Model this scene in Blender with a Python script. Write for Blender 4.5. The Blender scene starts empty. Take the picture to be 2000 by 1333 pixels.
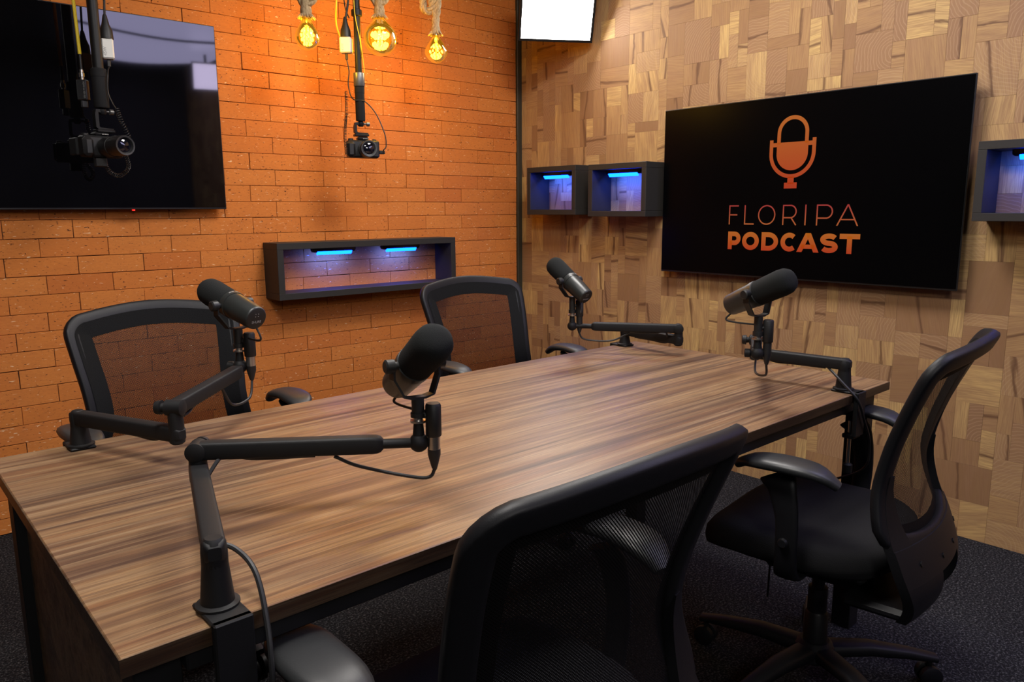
import bpy, math, random
import numpy as np
from mathutils import Vector, Matrix

random.seed(7)
sc = bpy.context.scene
COL = sc.collection
PI = math.pi

# ------------------------------------------------------------------ camera
CAM_LOC = (-3.0769, -3.3864, 1.2372)
CAM_ROT = (1.39886, 0.00544, -0.72619)
F_PX = 1479.97
cd = bpy.data.cameras.new('camera')
cd.sensor_width = 36.0
cd.lens = F_PX * 36.0 / 2000.0
cd.clip_start = 0.02
cam = bpy.data.objects.new('camera', cd)
cam.location = CAM_LOC
cam.rotation_euler = CAM_ROT
COL.objects.link(cam)
sc.camera = cam
_R = np.array(cam.rotation_euler.to_matrix())
_C = np.array(CAM_LOC)


def to_px(p):
    d = (np.asarray(p, float) - _C) @ _R
    if d[2] > -0.05:
        return None
    return (1000 + F_PX * d[0] / -d[2], 666.5 - F_PX * d[1] / -d[2])


# ------------------------------------------------------------------ world, exposure
w = bpy.data.worlds.new('world')
sc.world = w
w.use_nodes = True
w.node_tree.nodes['Background'].inputs[0].default_value = (0.02, 0.022, 0.03, 1)
w.node_tree.nodes['Background'].inputs[1].default_value = 0.15
sc.view_settings.view_transform = 'Standard'
sc.view_settings.look = 'None'
sc.view_settings.exposure = 0.0
sc.view_settings.gamma = 1.0
sc.view_settings.use_curve_mapping = False
sc.cycles.use_denoising = True
sc.cycles.max_bounces = 8
sc.cycles.transparent_max_bounces = 24
sc.cycles.caustics_reflective = False
sc.cycles.caustics_refractive = False
sc.cycles.sample_clamp_indirect = 4.0

# radiance of the lamps of the room (all tuned here)
L_PANEL = 25.0        # square LED panel in the corner, in view
L_PANEL_REAR = 21.0   # the LED panel above and behind the camera
L_PANEL_TOP = 40.0     # ceiling panel over the table
L_PANEL_SIDE = 10.0   # the small LED panel that the dark TV mirrors
L_CANOPY = 4.8       # glow given to the ceiling fabric as room fill, mirrored in the dark TV
W_BULB = 7.2          # watts of each filament bulb
W_BLUE = 1.25         # watts of each blue LED bar
E_BLUE = 22.0          # radiance of the blue diffusers


# ------------------------------------------------------------------ materials
class NT:
    def __init__(s, name):
        s.m = bpy.data.materials.new(name)
        s.m.use_nodes = True
        s.t = s.m.node_tree
        s.b = s.t.nodes['Principled BSDF']
        s.out = s.t.nodes['Material Output']

    def n(s, typ, **kw):
        x = s.t.nodes.new(typ)
        for k, v in kw.items():
            setattr(x, k, v)
        return x

    def put(s, sock, v):
        if isinstance(v, bpy.types.NodeSocket):
            s.t.links.new(v, sock)
        elif v is not None:
            if hasattr(sock.default_value, '__len__') and hasattr(v, '__len__') and len(v) == 3 and len(sock.default_value) == 4:
                v = (*v, 1)
            sock.default_value = v

    def pos(s):
        return s.n('ShaderNodeNewGeometry').outputs['Position']

    def obj(s):
        return s.n('ShaderNodeTexCoord').outputs['Object']

    def uv(s):
        return s.n('ShaderNodeTexCoord').outputs['UV']

    def attr(s, name):
        return s.n('ShaderNodeAttribute', attribute_name=name)

    def map(s, vec, scale=(1, 1, 1), loc=(0, 0, 0), rot=(0, 0, 0)):
        x = s.n('ShaderNodeMapping')
        s.put(x.inputs['Vector'], vec)
        s.put(x.inputs['Scale'], scale)
        s.put(x.inputs['Location'], loc)
        s.put(x.inputs['Rotation'], rot)
        return x.outputs[0]

    def noise(s, vec, scale=5, detail=3, rough=0.5, dist=0):
        x = s.n('ShaderNodeTexNoise')
        s.put(x.inputs['Vector'], vec)
        s.put(x.inputs['Scale'], scale)
        s.put(x.inputs['Detail'], detail)
        s.put(x.inputs['Roughness'], rough)
        s.put(x.inputs['Distortion'], dist)
        return x.outputs['Fac']

    def ramp(s, fac, stops, interp='LINEAR'):
        x = s.n('ShaderNodeValToRGB')
        cr = x.color_ramp
        cr.interpolation = interp
        while len(cr.elements) < len(stops):
            cr.elements.new(0.5)
        for e, (p, c) in zip(cr.elements, stops):
            e.position = p
            c = c if hasattr(c, '__len__') else (c, c, c)
            e.color = (*c[:3], 1)
        s.put(x.inputs[0], fac)
        return x.outputs[0]

    def mix(s, fac, a, b, mode='MIX'):
        x = s.n('ShaderNodeMix', data_type='RGBA', blend_type=mode)
        s.put(x.inputs[0], fac)
        s.put(x.inputs[6], a)
        s.put(x.inputs[7], b)
        return x.outputs[2]

    def math(s, op, a, b=None, c=None):
        x = s.n('ShaderNodeMath', operation=op)
        s.put(x.inputs[0], a)
        if b is not None:
            s.put(x.inputs[1], b)
        if c is not None:
            s.put(x.inputs[2], c)
        return x.outputs[0]

    def sep(s, v):
        x = s.n('ShaderNodeSeparateXYZ')
        s.put(x.inputs[0], v)
        return x.outputs

    def comb(s, a, b, c=0.0):
        x = s.n('ShaderNodeCombineXYZ')
        s.put(x.inputs[0], a)
        s.put(x.inputs[1], b)
        s.put(x.inputs[2], c)
        return x.outputs[0]

    def bump(s, h, strength=0.3, dist=0.002):
        x = s.n('ShaderNodeBump')
        s.put(x.inputs['Height'], h)
        x.inputs['Strength'].default_value = strength
        x.inputs['Distance'].default_value = dist
        s.t.links.new(x.outputs[0], s.b.inputs['Normal'])

    def set(s, color=None, rough=None, metal=None, spec=None, coat=None):
        s.put(s.b.inputs['Base Color'], color)
        s.put(s.b.inputs['Roughness'], rough)
        s.put(s.b.inputs['Metallic'], metal)
        s.put(s.b.inputs['Specular IOR Level'], spec)
        s.put(s.b.inputs['Coat Weight'], coat)
        return s

    def emit(s, color, strength):
        s.put(s.b.inputs['Emission Color'], color)
        s.put(s.b.inputs['Emission Strength'], strength)
        return s


def plain(name, color, rough=0.5, metal=0.0, spec=0.5, grain=0.0, gscale=300):
    t = NT(name).set(color, rough, metal, spec)
    if grain:
        t.bump(t.noise(t.obj(), gscale, 2), grain, 0.0006)
    return t.m


def emitter(name, color, strength):
    t = NT(name).set((0.02, 0.02, 0.02), 0.4)
    t.emit(color, strength)
    return t.m


def m_brick():
    t = NT('terracotta_brick')
    p = t.pos()
    rnd = t.attr('rnd').outputs['Color']
    rx, ry, rz = t.sep(rnd)
    off = t.n('ShaderNodeVectorMath', operation='MULTIPLY_ADD')
    t.put(off.inputs[0], rnd)
    t.put(off.inputs[1], (13.0, 7.0, 9.0))
    t.put(off.inputs[2], p)
    q = off.outputs[0]
    base = t.ramp(rx, [(0.0, (0.52, 0.148, 0.033)), (0.10, (0.585, 0.182, 0.036)), (0.5, (0.62, 0.203, 0.041)), (0.85, (0.64, 0.222, 0.048)), (1.0, (0.60, 0.185, 0.042))])
    cl = t.noise(t.map(q, (9, 9, 22)), 1.0, 4, 0.6)
    base = t.mix(t.ramp(cl, [(0.35, 0.0), (0.75, 0.5)]), base, (0.52, 0.165, 0.038))
    fine = t.noise(t.map(q, (60, 60, 160)), 1.0, 3, 0.6)
    base = t.mix(t.ramp(fine, [(0.3, 0.35), (0.6, 0.0)]), base, (0.44, 0.125, 0.028))
    pits = t.noise(t.map(q, (75, 40, 210)), 1.0, 2.5, 0.55, 0.4)
    pm = t.ramp(pits, [(0.645, 0.0), (0.70, 1.0)])
    base = t.mix(pm, base, (0.09, 0.028, 0.012))
    fl = t.noise(t.map(q, (52, 40, 190), (4, 4, 4)), 1.0, 1.5, 0.5, 0.6)
    fm = t.ramp(fl, [(0.69, 0.0), (0.745, 0.9)])
    base = t.mix(fm, base, (0.80, 0.56, 0.34))
    t.set(base, 0.85, 0, 0.25)
    t.bump(t.math('SUBTRACT', fine, t.math('MULTIPLY', pm, 2.0)), 0.35, 0.0012)
    return t.m


def m_block():
    t = NT('end_grain_wood')
    uv = t.uv()
    r = t.attr('rnd').outputs['Color']
    a, b, c = t.sep(r)
    off = t.comb(t.math('MULTIPLY', a, 31.0), t.math('MULTIPLY', b, 17.0), t.math('MULTIPLY', c, 23.0))
    add = t.n('ShaderNodeVectorMath', operation='ADD')
    t.put(add.inputs[0], uv)
    t.put(add.inputs[1], off)
    q = add.outputs[0]
    base = t.ramp(a, [(0.0, (0.25, 0.135, 0.060)), (0.3, (0.365, 0.212, 0.092)), (0.6, (0.47, 0.290, 0.120)), (0.85, (0.57, 0.37, 0.145)), (1.0, (0.66, 0.455, 0.175))])
    big = t.noise(t.map(q, (5, 24, 8)), 1.0, 3, 0.55, 0.8)
    base = t.mix(t.ramp(big, [(0.35, 0.0), (0.7, 0.6)]), base, (0.31, 0.17, 0.09))
    gr = t.noise(t.map(q, (10, 260, 10)), 1.0, 3, 0.6, 0.3)
    base = t.mix(t.ramp(gr, [(0.38, 0.55), (0.60, 0.0)]), base, (0.25, 0.13, 0.065))
    # growth rings on the pieces cut across the grain
    ux, uy, uz = t.sep(uv)
    cx = t.math('SUBTRACT', ux, t.math('MULTIPLY_ADD', b, 0.22, -0.11))
    cy = t.math('SUBTRACT', uy, t.math('MULTIPLY_ADD', c, 0.10, -0.17))
    rad = t.math('SQRT', t.math('ADD', t.math('MULTIPLY', cx, cx), t.math('MULTIPLY', cy, cy)))
    wob = t.noise(t.map(q, (14, 14, 14)), 1.0, 2, 0.5)
    ring = t.math('SINE', t.math('MULTIPLY', t.math('ADD', rad, t.math('MULTIPLY', wob, 0.035)), 520.0))
    isr = t.math('GREATER_THAN', t.math('FRACT', t.math('MULTIPLY', t.math('ADD', b, c), 3.7)), 0.68)
    base = t.mix(t.math('MULTIPLY', isr, t.ramp(ring, [(0.45, 0.0), (0.95, 0.30)])), base, (0.62, 0.43, 0.25))
    base = t.mix(t.math('MULTIPLY', isr, 0.35), base, (0.31, 0.175, 0.095))
    # dark heartwood streak on some pieces
    st = t.math('ABSOLUTE', t.math('ADD', t.math('SUBTRACT', uy, t.math('MULTIPLY_ADD', c, 0.08, -0.04)), t.math('MULTIPLY', t.math('SUBTRACT', big, 0.5), 0.035)))
    iss = t.math('GREATER_THAN', t.math('FRACT', t.math('MULTIPLY', t.math('ADD', a, c), 5.3)), 0.60)
    sm = t.math('MULTIPLY', iss, t.ramp(st, [(0.0, 0.9), (0.0035, 0.7), (0.0085, 0.0)]))
    base = t.mix(sm, base, (0.13, 0.062, 0.03))
    t.set(base, 0.62, 0, 0.3)
    t.bump(gr, 0.12, 0.001)
    return t.m


def m_tabletop(name, dark=1.0):
    t = NT(name)
    p = t.obj()

    def c(r, g, b):
        return (r * dark, g * dark, b * dark)
    w1 = t.noise(t.map(p, (0.42, 11, 11)), 1.0, 5, 0.66, 0.3)
    base = t.ramp(w1, [(0.30, c(0.085, 0.045, 0.029)), (0.40, c(0.19, 0.100, 0.056)), (0.47, c(0.31, 0.170, 0.082)), (0.54, c(0.42, 0.255, 0.125)), (0.61, c(0.31, 0.150, 0.068)), (0.72, c(0.15, 0.076, 0.042))])
    w2 = t.noise(t.map(p, (0.9, 30, 30), (3, 1, 2)), 1.0, 5, 0.68, 0.45)
    base = t.mix(t.ramp(w2, [(0.36, 0.9), (0.50, 0.0)]), base, c(0.085, 0.045, 0.030))
    w3 = t.noise(t.map(p, (1.3, 75, 75), (7, 5, 2)), 1.0, 4, 0.62, 0.3)
    base = t.mix(t.ramp(w3, [(0.52, 0.0), (0.66, 0.75)]), base, c(0.47, 0.315, 0.175))
    w4 = t.noise(t.map(p, (2.2, 120, 120), (1, 9, 4)), 1.0, 3, 0.6, 0.2)
    base = t.mix(t.ramp(w4, [(0.36, 0.6), (0.50, 0.0)]), base, c(0.11, 0.058, 0.036))
    g = t.noise(t.map(p, (14, 520, 520)), 1.0, 3, 0.6)
    base = t.mix(t.ramp(g, [(0.36, 0.5), (0.56, 0.0)]), base, c(0.09, 0.048, 0.030))
    t.set(base, t.ramp(w2, [(0.3, 0.44), (0.7, 0.36)]), 0, 0.5)
    t.bump(g, 0.10, 0.0008)
    return t.m


def m_carpet():
    t = NT('speckled_carpet')
    p = t.pos()
    f = t.noise(p, 150, 3, 0.75)
    g = t.noise(p, 60, 3, 0.7)
    base = t.ramp(f, [(0.38, (0.003, 0.003, 0.004)), (0.52, (0.015, 0.015, 0.017)), (0.66, (0.12, 0.12, 0.125))])
    base = t.mix(t.ramp(g, [(0.35, 0.6), (0.6, 0.0)]), base, (0.010, 0.010, 0.013))
    t.set(base, 0.95, 0, 0.1)
    t.bump(f, 0.8, 0.004)
    return t.m


def m_net(name, period, cover, color):
    t = NT(name)
    x, y, z = t.sep(t.uv())
    k = 2 * PI / period
    s1 = t.math('SINE', t.math('MULTIPLY', t.math('ADD', x, y), k * 0.7071))
    s2 = t.math('SINE', t.math('MULTIPLY', t.math('SUBTRACT', x, y), k * 0.7071))
    h = t.math('MULTIPLY', s1, s2)
    hole = t.math('GREATER_THAN', t.math('ABSOLUTE', h), cover)
    t.set(color, 0.6, 0, 0.12)
    tr = t.n('ShaderNodeBsdfTransparent')
    mx = t.n('ShaderNodeMixShader')
    t.put(mx.inputs[0], hole)
    t.t.links.new(t.b.outputs[0], mx.inputs[1])
    t.t.links.new(tr.outputs[0], mx.inputs[2])
    t.t.links.new(mx.outputs[0], t.out.inputs[0])
    return t.m


def m_glass():
    t = NT('amber_glass')
    tr = t.n('ShaderNodeBsdfTransparent')
    tr.inputs[0].default_value = (1.0, 0.62, 0.12, 1)
    gl = t.n('ShaderNodeBsdfGlossy')
    gl.inputs[0].default_value = (1, 0.9, 0.7, 1)
    gl.inputs['Roughness'].default_value = 0.03
    fr = t.n('ShaderNodeFresnel')
    fr.inputs[0].default_value = 1.45
    mx = t.n('ShaderNodeMixShader')
    t.t.links.new(fr.outputs[0], mx.inputs[0])
    t.t.links.new(tr.outputs[0], mx.inputs[1])
    t.t.links.new(gl.outputs[0], mx.inputs[2])
    em = t.n('ShaderNodeEmission')
    em.inputs[0].default_value = (1.0, 0.40, 0.01, 1)
    em.inputs[1].default_value = 0.30
    ad = t.n('ShaderNodeAddShader')
    t.t.links.new(mx.outputs[0], ad.inputs[0])
    t.t.links.new(em.outputs[0], ad.inputs[1])
    t.t.links.new(ad.outputs[0], t.out.inputs[0])
    return t.m


def m_rope():
    t = NT('jute_rope')
    p = t.obj()
    f = t.noise(t.map(p, (160, 160, 60)), 1.0, 3, 0.6)
    base = t.ramp(f, [(0.3, (0.25, 0.165, 0.085)), (0.55, (0.44, 0.315, 0.175)), (0.75, (0.58, 0.44, 0.26))])
    t.set(base, 0.9, 0, 0.2)
    t.bump(f, 0.6, 0.003)
    return t.m


def m_logo(name, z0, z1, c0, c1, strength):
    t = NT(name)
    z = t.sep(t.pos())[2]
    mr = t.n('ShaderNodeMapRange')
    t.put(mr.inputs[0], z)
    mr.inputs[1].default_value = z0
    mr.inputs[2].default_value = z1
    t.set((0.01, 0.01, 0.01), 0.3)
    t.emit(t.ramp(mr.outputs[0], [(0, c0), (1, c1)]), strength)
    return t.m


M = {}
M['brick'] = m_brick()
M['mortar'] = plain('dark_mortar', (0.07, 0.025, 0.012), 0.95, grain=0.4)
M['block'] = m_block()
M['backing'] = plain('wall_backing', (0.10, 0.06, 0.035), 0.9)
M['table'] = m_tabletop('walnut_laminate', 0.66)
M['table_edge'] = m_tabletop('dark_walnut_edge_band', 0.15)
M['panel_wood'] = m_tabletop('walnut_panel', 0.55)
M['carpet'] = m_carpet()
M['dark_wall'] = plain('charcoal_paint', (0.035, 0.035, 0.04), 0.9, grain=0.2, gscale=60)
M['ceil'] = plain('charcoal_ceiling', (0.045, 0.045, 0.05), 0.95, grain=0.2, gscale=60)
M['trim'] = plain('dark_olive_trim', (0.032, 0.030, 0.020), 0.5)
M['steel'] = plain('black_powder_coat', (0.007, 0.007, 0.0075), 0.5, 0, 0.35, 0.15, 900)
M['arm'] = plain('black_anodised_arm', (0.0075, 0.0075, 0.008), 0.58, 0, 0.3, 0.1, 900)
M['plastic'] = plain('black_plastic', (0.007, 0.007, 0.0085), 0.47, 0, 0.27, 0.25, 700)
M['pad'] = plain('armrest_polyurethane', (0.020, 0.021, 0.022), 0.42, 0, 0.5, 0.2, 500)
M['fabric'] = plain('black_seat_fabric', (0.010, 0.010, 0.011), 0.9, 0, 0.2, 0.8, 500)
M['net'] = m_net('chair_net', 0.0066, 0.60, (0.006, 0.0055, 0.0055))
M['net_tight'] = plain('woven_chair_border', (0.005, 0.005, 0.0055), 0.8, 0, 0.15, 1.0, 420)
M['foam'] = plain('microphone_foam', (0.011, 0.012, 0.012), 0.95, 0, 0.2, 0.9, 700)
M['mic'] = plain('microphone_enamel', (0.020, 0.022, 0.021), 0.38, 0, 0.5)
M['mic_cap'] = plain('microphone_end_cap', (0.010, 0.010, 0.010), 0.5)
M['rubber'] = plain('cable_rubber', (0.011, 0.011, 0.012), 0.5)
M['chrome'] = plain('nickel', (0.62, 0.60, 0.56), 0.28, 1.0)
M['print'] = plain('light_print', (0.28, 0.28, 0.27), 0.6)
M['print_violet'] = plain('violet_print', (0.36, 0.25, 0.75), 0.6)
M['print_grey'] = plain('grey_print', (0.35, 0.35, 0.34), 0.6)
M['screen'] = NT('tv_glass').set((0.0015, 0.0015, 0.002), 0.035, 0, 0.75).m
M['screen_matt'] = NT('tv_glass_matt').set((0.0012, 0.0012, 0.0015), 0.25, 0, 0.07).m
M['bezel'] = plain('tv_bezel', (0.012, 0.012, 0.013), 0.35)
M['shelf'] = plain('graphite_melamine', (0.026, 0.024, 0.022), 0.55, 0, 0.35, 0.2, 250)
M['led_case'] = plain('led_housing', (0.008, 0.008, 0.010), 0.4)
M['blue'] = emitter('blue_diffuser', (0.001, 0.036, 1.0), E_BLUE)
M['white_led'] = emitter('panel_diffuser', (1.0, 0.97, 0.94), L_PANEL)
M['white_led_rear'] = emitter('panel_diffuser_rear', (1.0, 0.95, 0.90), L_PANEL_REAR)
M['white_led_top'] = emitter('panel_diffuser_top', (1.0, 0.95, 0.90), L_PANEL_TOP)
M['white_led_side'] = emitter('panel_diffuser_side', (0.78, 0.68, 1.0), L_PANEL_SIDE)
M['canopy'] = emitter('canopy_glow_fabric', (0.66, 0.62, 1.0), L_CANOPY)
M['glass'] = m_glass()
M['filament'] = emitter('warm_filament', (1.0, 0.56, 0.08), 9.0)
M['hot'] = emitter('hot_filament', (1.0, 0.72, 0.22), 11.0)
M['rope'] = m_rope()
M['white'] = plain('white_plastic', (0.72, 0.71, 0.66), 0.4)
M['yellow'] = plain('yellow_cable_jacket', (0.78, 0.56, 0.02), 0.45)
M['lens'] = NT('lens_glass').set((0.004, 0.004, 0.008), 0.05, 0, 0.9).m
M['standby'] = emitter('standby_red', (1.0, 0.02, 0.01), 1.5)
M['camera'] = plain('camera_magnesium', (0.011, 0.011, 0.012), 0.45, 0, 0.5, 0.4, 900)
M['foam_grip'] = plain('foam_grip', (0.013, 0.013, 0.014), 0.85, 0, 0.3, 0.6, 600)
M['grey_metal'] = plain('grey_clamp', (0.16, 0.16, 0.16), 0.4, 0.6)
M['zipper'] = plain('canopy_seam', (0.02, 0.02, 0.03), 0.9)


# ------------------------------------------------------------------ mesh building
def V(*a):
    return np.array(a, float)


def unit(v):
    v = np.asarray(v, float)
    n = np.linalg.norm(v)
    return v / n if n > 1e-12 else v


def basis(axis, hint=(0, 0, 1)):
    a = unit(axis)
    h = np.asarray(hint, float)
    if abs(a @ h) > 0.98:
        h = V(1, 0, 0) if abs(a[0]) < 0.9 else V(0, 1, 0)
    x = unit(np.cross(h, a))
    y = np.cross(a, x)
    return x, y, a


class MB:
    def __init__(s):
        s.v = []
        s.f = []
        s.uv = None

    def add(s, vs, fs):
        o = len(s.v)
        s.v += [tuple(map(float, p)) for p in vs]
        s.f += [tuple(i + o for i in f) for f in fs]
        return s

    def box(s, lo, hi, c=0.0):
        lo = V(*lo)
        hi = V(*hi)
        ctr = (lo + hi) / 2
        return s.obox(ctr, (hi - lo) / 2, np.eye(3), c)

    def obox(s, ctr, half, axes, c=0.0):
        """oriented box, optional chamfer c on every edge"""
        ctr = V(*ctr)
        A = np.asarray(axes, float)
        h = V(*half)
        if c <= 0:
            vs = [ctr + (A[0] * h[0] * i + A[1] * h[1] * j + A[2] * h[2] * k) for k in (-1, 1) for j in (-1, 1) for i in (-1, 1)]
            return s.add(vs, [(0, 2, 3, 1), (4, 5, 7, 6), (0, 1, 5, 4), (2, 6, 7, 3), (0, 4, 6, 2), (1, 3, 7, 5)])
        c = min(c, h.min() * 0.95)
        idx = {}
        vs = []
        for i in (-1, 1):
            for j in (-1, 1):
                for k in (-1, 1):
                    for ax in range(3):
                        e = V(h[0] - c, h[1] - c, h[2] - c)
                        e[ax] = h[ax]
                        e = e * V(i, j, k)
                        idx[(i, j, k, ax)] = len(vs)
                        vs.append(ctr + A[0] * e[0] + A[1] * e[1] + A[2] * e[2])
        fs = []

        def g(sg, ax):
            return idx[(*sg, ax)]
        for ax in range(3):
            o1, o2 = [a for a in range(3) if a != ax]
            for sg in (-1, 1):
                q = []
                for (a, b) in ((-1, -1), (1, -1), (1, 1), (-1, 1)):
                    k = [0, 0, 0]
                    k[ax] = sg
                    k[o1] = a
                    k[o2] = b
                    q.append(g(k, ax))
                flip = (sg > 0) == (ax == 1)
                fs.append(tuple(q[::-1] if flip else q))
        for ax in range(3):           # edge along ax joins faces o1 and o2
            o1, o2 = [a for a in range(3) if a != ax]
            for a in (-1, 1):
                for b in (-1, 1):
                    k0 = [0, 0, 0]
                    k0[o1] = a
                    k0[o2] = b
                    k1 = list(k0)
                    k0[ax] = -1
                    k1[ax] = 1
                    fs.append((g(k0, o1), g(k1, o1), g(k1, o2), g(k0, o2)))
        for i in (-1, 1):
            for j in (-1, 1):
                for k in (-1, 1):
                    fs.append((g((i, j, k), 0), g((i, j, k), 1), g((i, j, k), 2)))
        return s.add(vs, fs)

    def cone(s, p0, p1, r0, r1=None, n=20, caps=True):
        r1 = r0 if r1 is None else r1
        return s.lathe(p0, V(*p1) - V(*p0), [(0, r0), (1, r1)], n, caps)

    def lathe(s, p0, axis, prof, n=24, caps=True, hint=(0, 0, 1)):
        """profile of (t along axis vector, radius)"""
        p0 = V(*p0)
        ax = V(*axis)
        x, y, a = basis(ax, hint)
        vs = []
        fs = []
        for t, r in prof:
            for i in range(n):
                th = 2 * PI * i / n
                vs.append(p0 + ax * t + r * (math.cos(th) * x + math.sin(th) * y))
        for k in range(len(prof) - 1):
            for i in range(n):
                j = (i + 1) % n
                fs.append((k * n + i, k * n + j, (k + 1) * n + j, (k + 1) * n + i))
        if caps:
            fs.append(tuple(range(n - 1, -1, -1)))
            fs.append(tuple((len(prof) - 1) * n + i for i in range(n)))
        return s.add(vs, fs)

    def sphere(s, c, r, n=16, sc3=(1, 1, 1)):
        c = V(*c)
        vs = []
        fs = []
        m = n // 2
        for k in range(1, m):
            ph = PI * k / m
            for i in range(n):
                th = 2 * PI * i / n
                vs.append(c + r * V(math.sin(ph) * math.cos(th) * sc3[0], math.sin(ph) * math.sin(th) * sc3[1], math.cos(ph) * sc3[2]))
        vs.append(c + V(0, 0, r * sc3[2]))
        vs.append(c - V(0, 0, r * sc3[2]))
        top = len(vs) - 2
        bot = len(vs) - 1
        for i in range(n):
            j = (i + 1) % n
            fs.append((top, i, j))
            fs.append((bot, (m - 2) * n + j, (m - 2) * n + i))
            for k in range(m - 2):
                fs.append((k * n + i, (k + 1) * n + i, (k + 1) * n + j, k * n + j))
        return s.add(vs, fs)

    def tube(s, pts, r, n=10, caps=True):
        P = [V(*p) for p in pts]
        R = r if hasattr(r, '__len__') else [r] * len(P)
        T = []
        for i in range(len(P)):
            a = P[max(i - 1, 0)]
            b = P[min(i + 1, len(P) - 1)]
            T.append(unit(b - a))
        x, y, _ = basis(T[0])
        vs = []
        fs = []
        for i, p in enumerate(P):
            if i:
                x = unit(x - T[i] * (x @ T[i]))
                y = np.cross(T[i], x)
            for k in range(n):
                th = 2 * PI * k / n
                vs.append(p + R[i] * (math.cos(th) * x + math.sin(th) * y))
        for i in range(len(P) - 1):
            for k in range(n):
                j = (k + 1) % n
                fs.append((i * n + k, i * n + j, (i + 1) * n + j, (i + 1) * n + k))
        if caps:
            fs.append(tuple(range(n - 1, -1, -1)))
            fs.append(tuple((len(P) - 1) * n + k for k in range(n)))
        return s.add(vs, fs)

    def sweep(s, pts, nrm, sec, closed=False, caps=True):
        """sweep a 2-D section (a across, b along the given normal) along pts; nrm = normal per point"""
        P = [V(*p) for p in pts]
        n = len(P)
        m = len(sec) if not hasattr(sec[0][0], '__len__') else len(sec[0])
        vs = []
        fs = []
        for i, p in enumerate(P):
            a = P[(i - 1) % n] if closed else P[max(i - 1, 0)]
            b = P[(i + 1) % n] if closed else P[min(i + 1, n - 1)]
            t = unit(b - a)
            q = unit(np.asarray(nrm[i], float))
            q = unit(q - t * (q @ t))
            x = np.cross(t, q)
            S = sec if not hasattr(sec[0][0], '__len__') else sec[i]
            for (u, w_) in S:
                vs.append(p + x * u + q * w_)
        for i in range(n if closed else n - 1):
            i2 = (i + 1) % n
            for k in range(m):
                j = (k + 1) % m
                fs.append((i * m + k, i * m + j, i2 * m + j, i2 * m + k))
        if caps and not closed:
            fs.append(tuple(range(m - 1, -1, -1)))
            fs.append(tuple((n - 1) * m + k for k in range(m)))
        return s.add(vs, fs)

    def grid(s, rows, flip=False):
        nr = len(rows)
        nc = len(rows[0])
        vs = [p for r in rows for p in r]
        fs = []
        for i in range(nr - 1):
            for j in range(nc - 1):
                q = (i * nc + j, i * nc + j + 1, (i + 1) * nc + j + 1, (i + 1) * nc + j)
                fs.append(q[::-1] if flip else q)
        return s.add(vs, fs)

    def xform(s, mat):
        s.v = [tuple(mat @ Vector(p)) for p in s.v]
        return s

    def build(s, name, mat, parent=None, smooth=True, origin=None, angle=38, label=None):
        me = bpy.data.meshes.new(name)
        o3 = V(*origin) if origin is not None else V(0, 0, 0)
        me.from_pydata([tuple(V(*p) - o3) for p in s.v], [], s.f)
        me.materials.append(mat)
        if s.uv:
            ul = me.uv_layers.new(name='UVMap')
            for li, l in enumerate(me.loops):
                ul.data[li].uv = s.uv[l.vertex_index]
        if smooth:
            me.shade_smooth()
            me.set_sharp_from_angle(angle=math.radians(angle))
        me.update()
        o = bpy.data.objects.new(name, me)
        COL.objects.link(o)
        if parent is not None:
            o.parent = parent
        elif origin is not None:
            o.location = origin
        if label:
            o['label'] = label
        return o


def oval(a, b, n=14, p=2.6):
    r = []
    for i in range(n):
        th = 2 * PI * i / n
        c, s_ = math.cos(th), math.sin(th)
        r.append((a * math.copysign(abs(c) ** (2 / p), c), b * math.copysign(abs(s_) ** (2 / p), s_)))
    return r


def spline(pts, n=8, closed=False):
    """Catmull-Rom through pts"""
    P = [V(*p) for p in pts]
    out = []
    m = len(P)
    for i in range(m if closed else m - 1):
        if closed:
            p0, p1, p2, p3 = P[(i - 1) % m], P[i], P[(i + 1) % m], P[(i + 2) % m]
        else:
            p1, p2 = P[i], P[i + 1]
            p0 = P[i - 1] if i else 2 * p1 - p2
            p3 = P[i + 2] if i + 2 < m else 2 * p2 - p1
        for k in range(n):
            t = k / n
            out.append(0.5 * ((2 * p1) + (-p0 + p2) * t + (2 * p0 - 5 * p1 + 4 * p2 - p3) * t * t + (-p0 + 3 * p1 - 3 * p2 + p3) * t ** 3))
    if not closed:
        out.append(P[-1])
    return out


def thing(name, label, cat, loc=(0, 0, 0), rotz=0.0, group=None):
    o = bpy.data.objects.new(name, None)
    o.empty_display_size = 0.05
    o.location = loc
    o.rotation_euler = (0, 0, rotz)
    COL.objects.link(o)
    return tag(o, label, cat, group)


def tag(o, label, cat, group=None):
    o['label'] = label
    o['category'] = cat
    if group:
        o['group'] = group
    return o


def structure(o):
    o['kind'] = 'structure'
    return o


def copy_tree(o, parent=None):
    c = o.copy()
    COL.objects.link(c)
    c.parent = parent
    for ch in list(o.children):
        copy_tree(ch, c)
    return c


def text_mesh(name, txt, size, mat, parent, matrix, extrude=0.0002):
    cu = bpy.data.curves.new(name, 'FONT')
    cu.body = txt
    cu.size = size
    cu.align_x = 'CENTER'
    cu.align_y = 'CENTER'
    cu.extrude = extrude
    tmp = bpy.data.objects.new('tmp_text', cu)
    COL.objects.link(tmp)
    dg = bpy.context.evaluated_depsgraph_get()
    me = bpy.data.meshes.new_from_object(tmp.evaluated_get(dg))
    bpy.data.objects.remove(tmp)
    bpy.data.curves.remove(cu)
    me.name = name
    me.materials.clear()
    me.materials.append(mat)
    me.transform(matrix)
    o = bpy.data.objects.new(name, me)
    COL.objects.link(o)
    o.parent = parent
    return o


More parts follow.
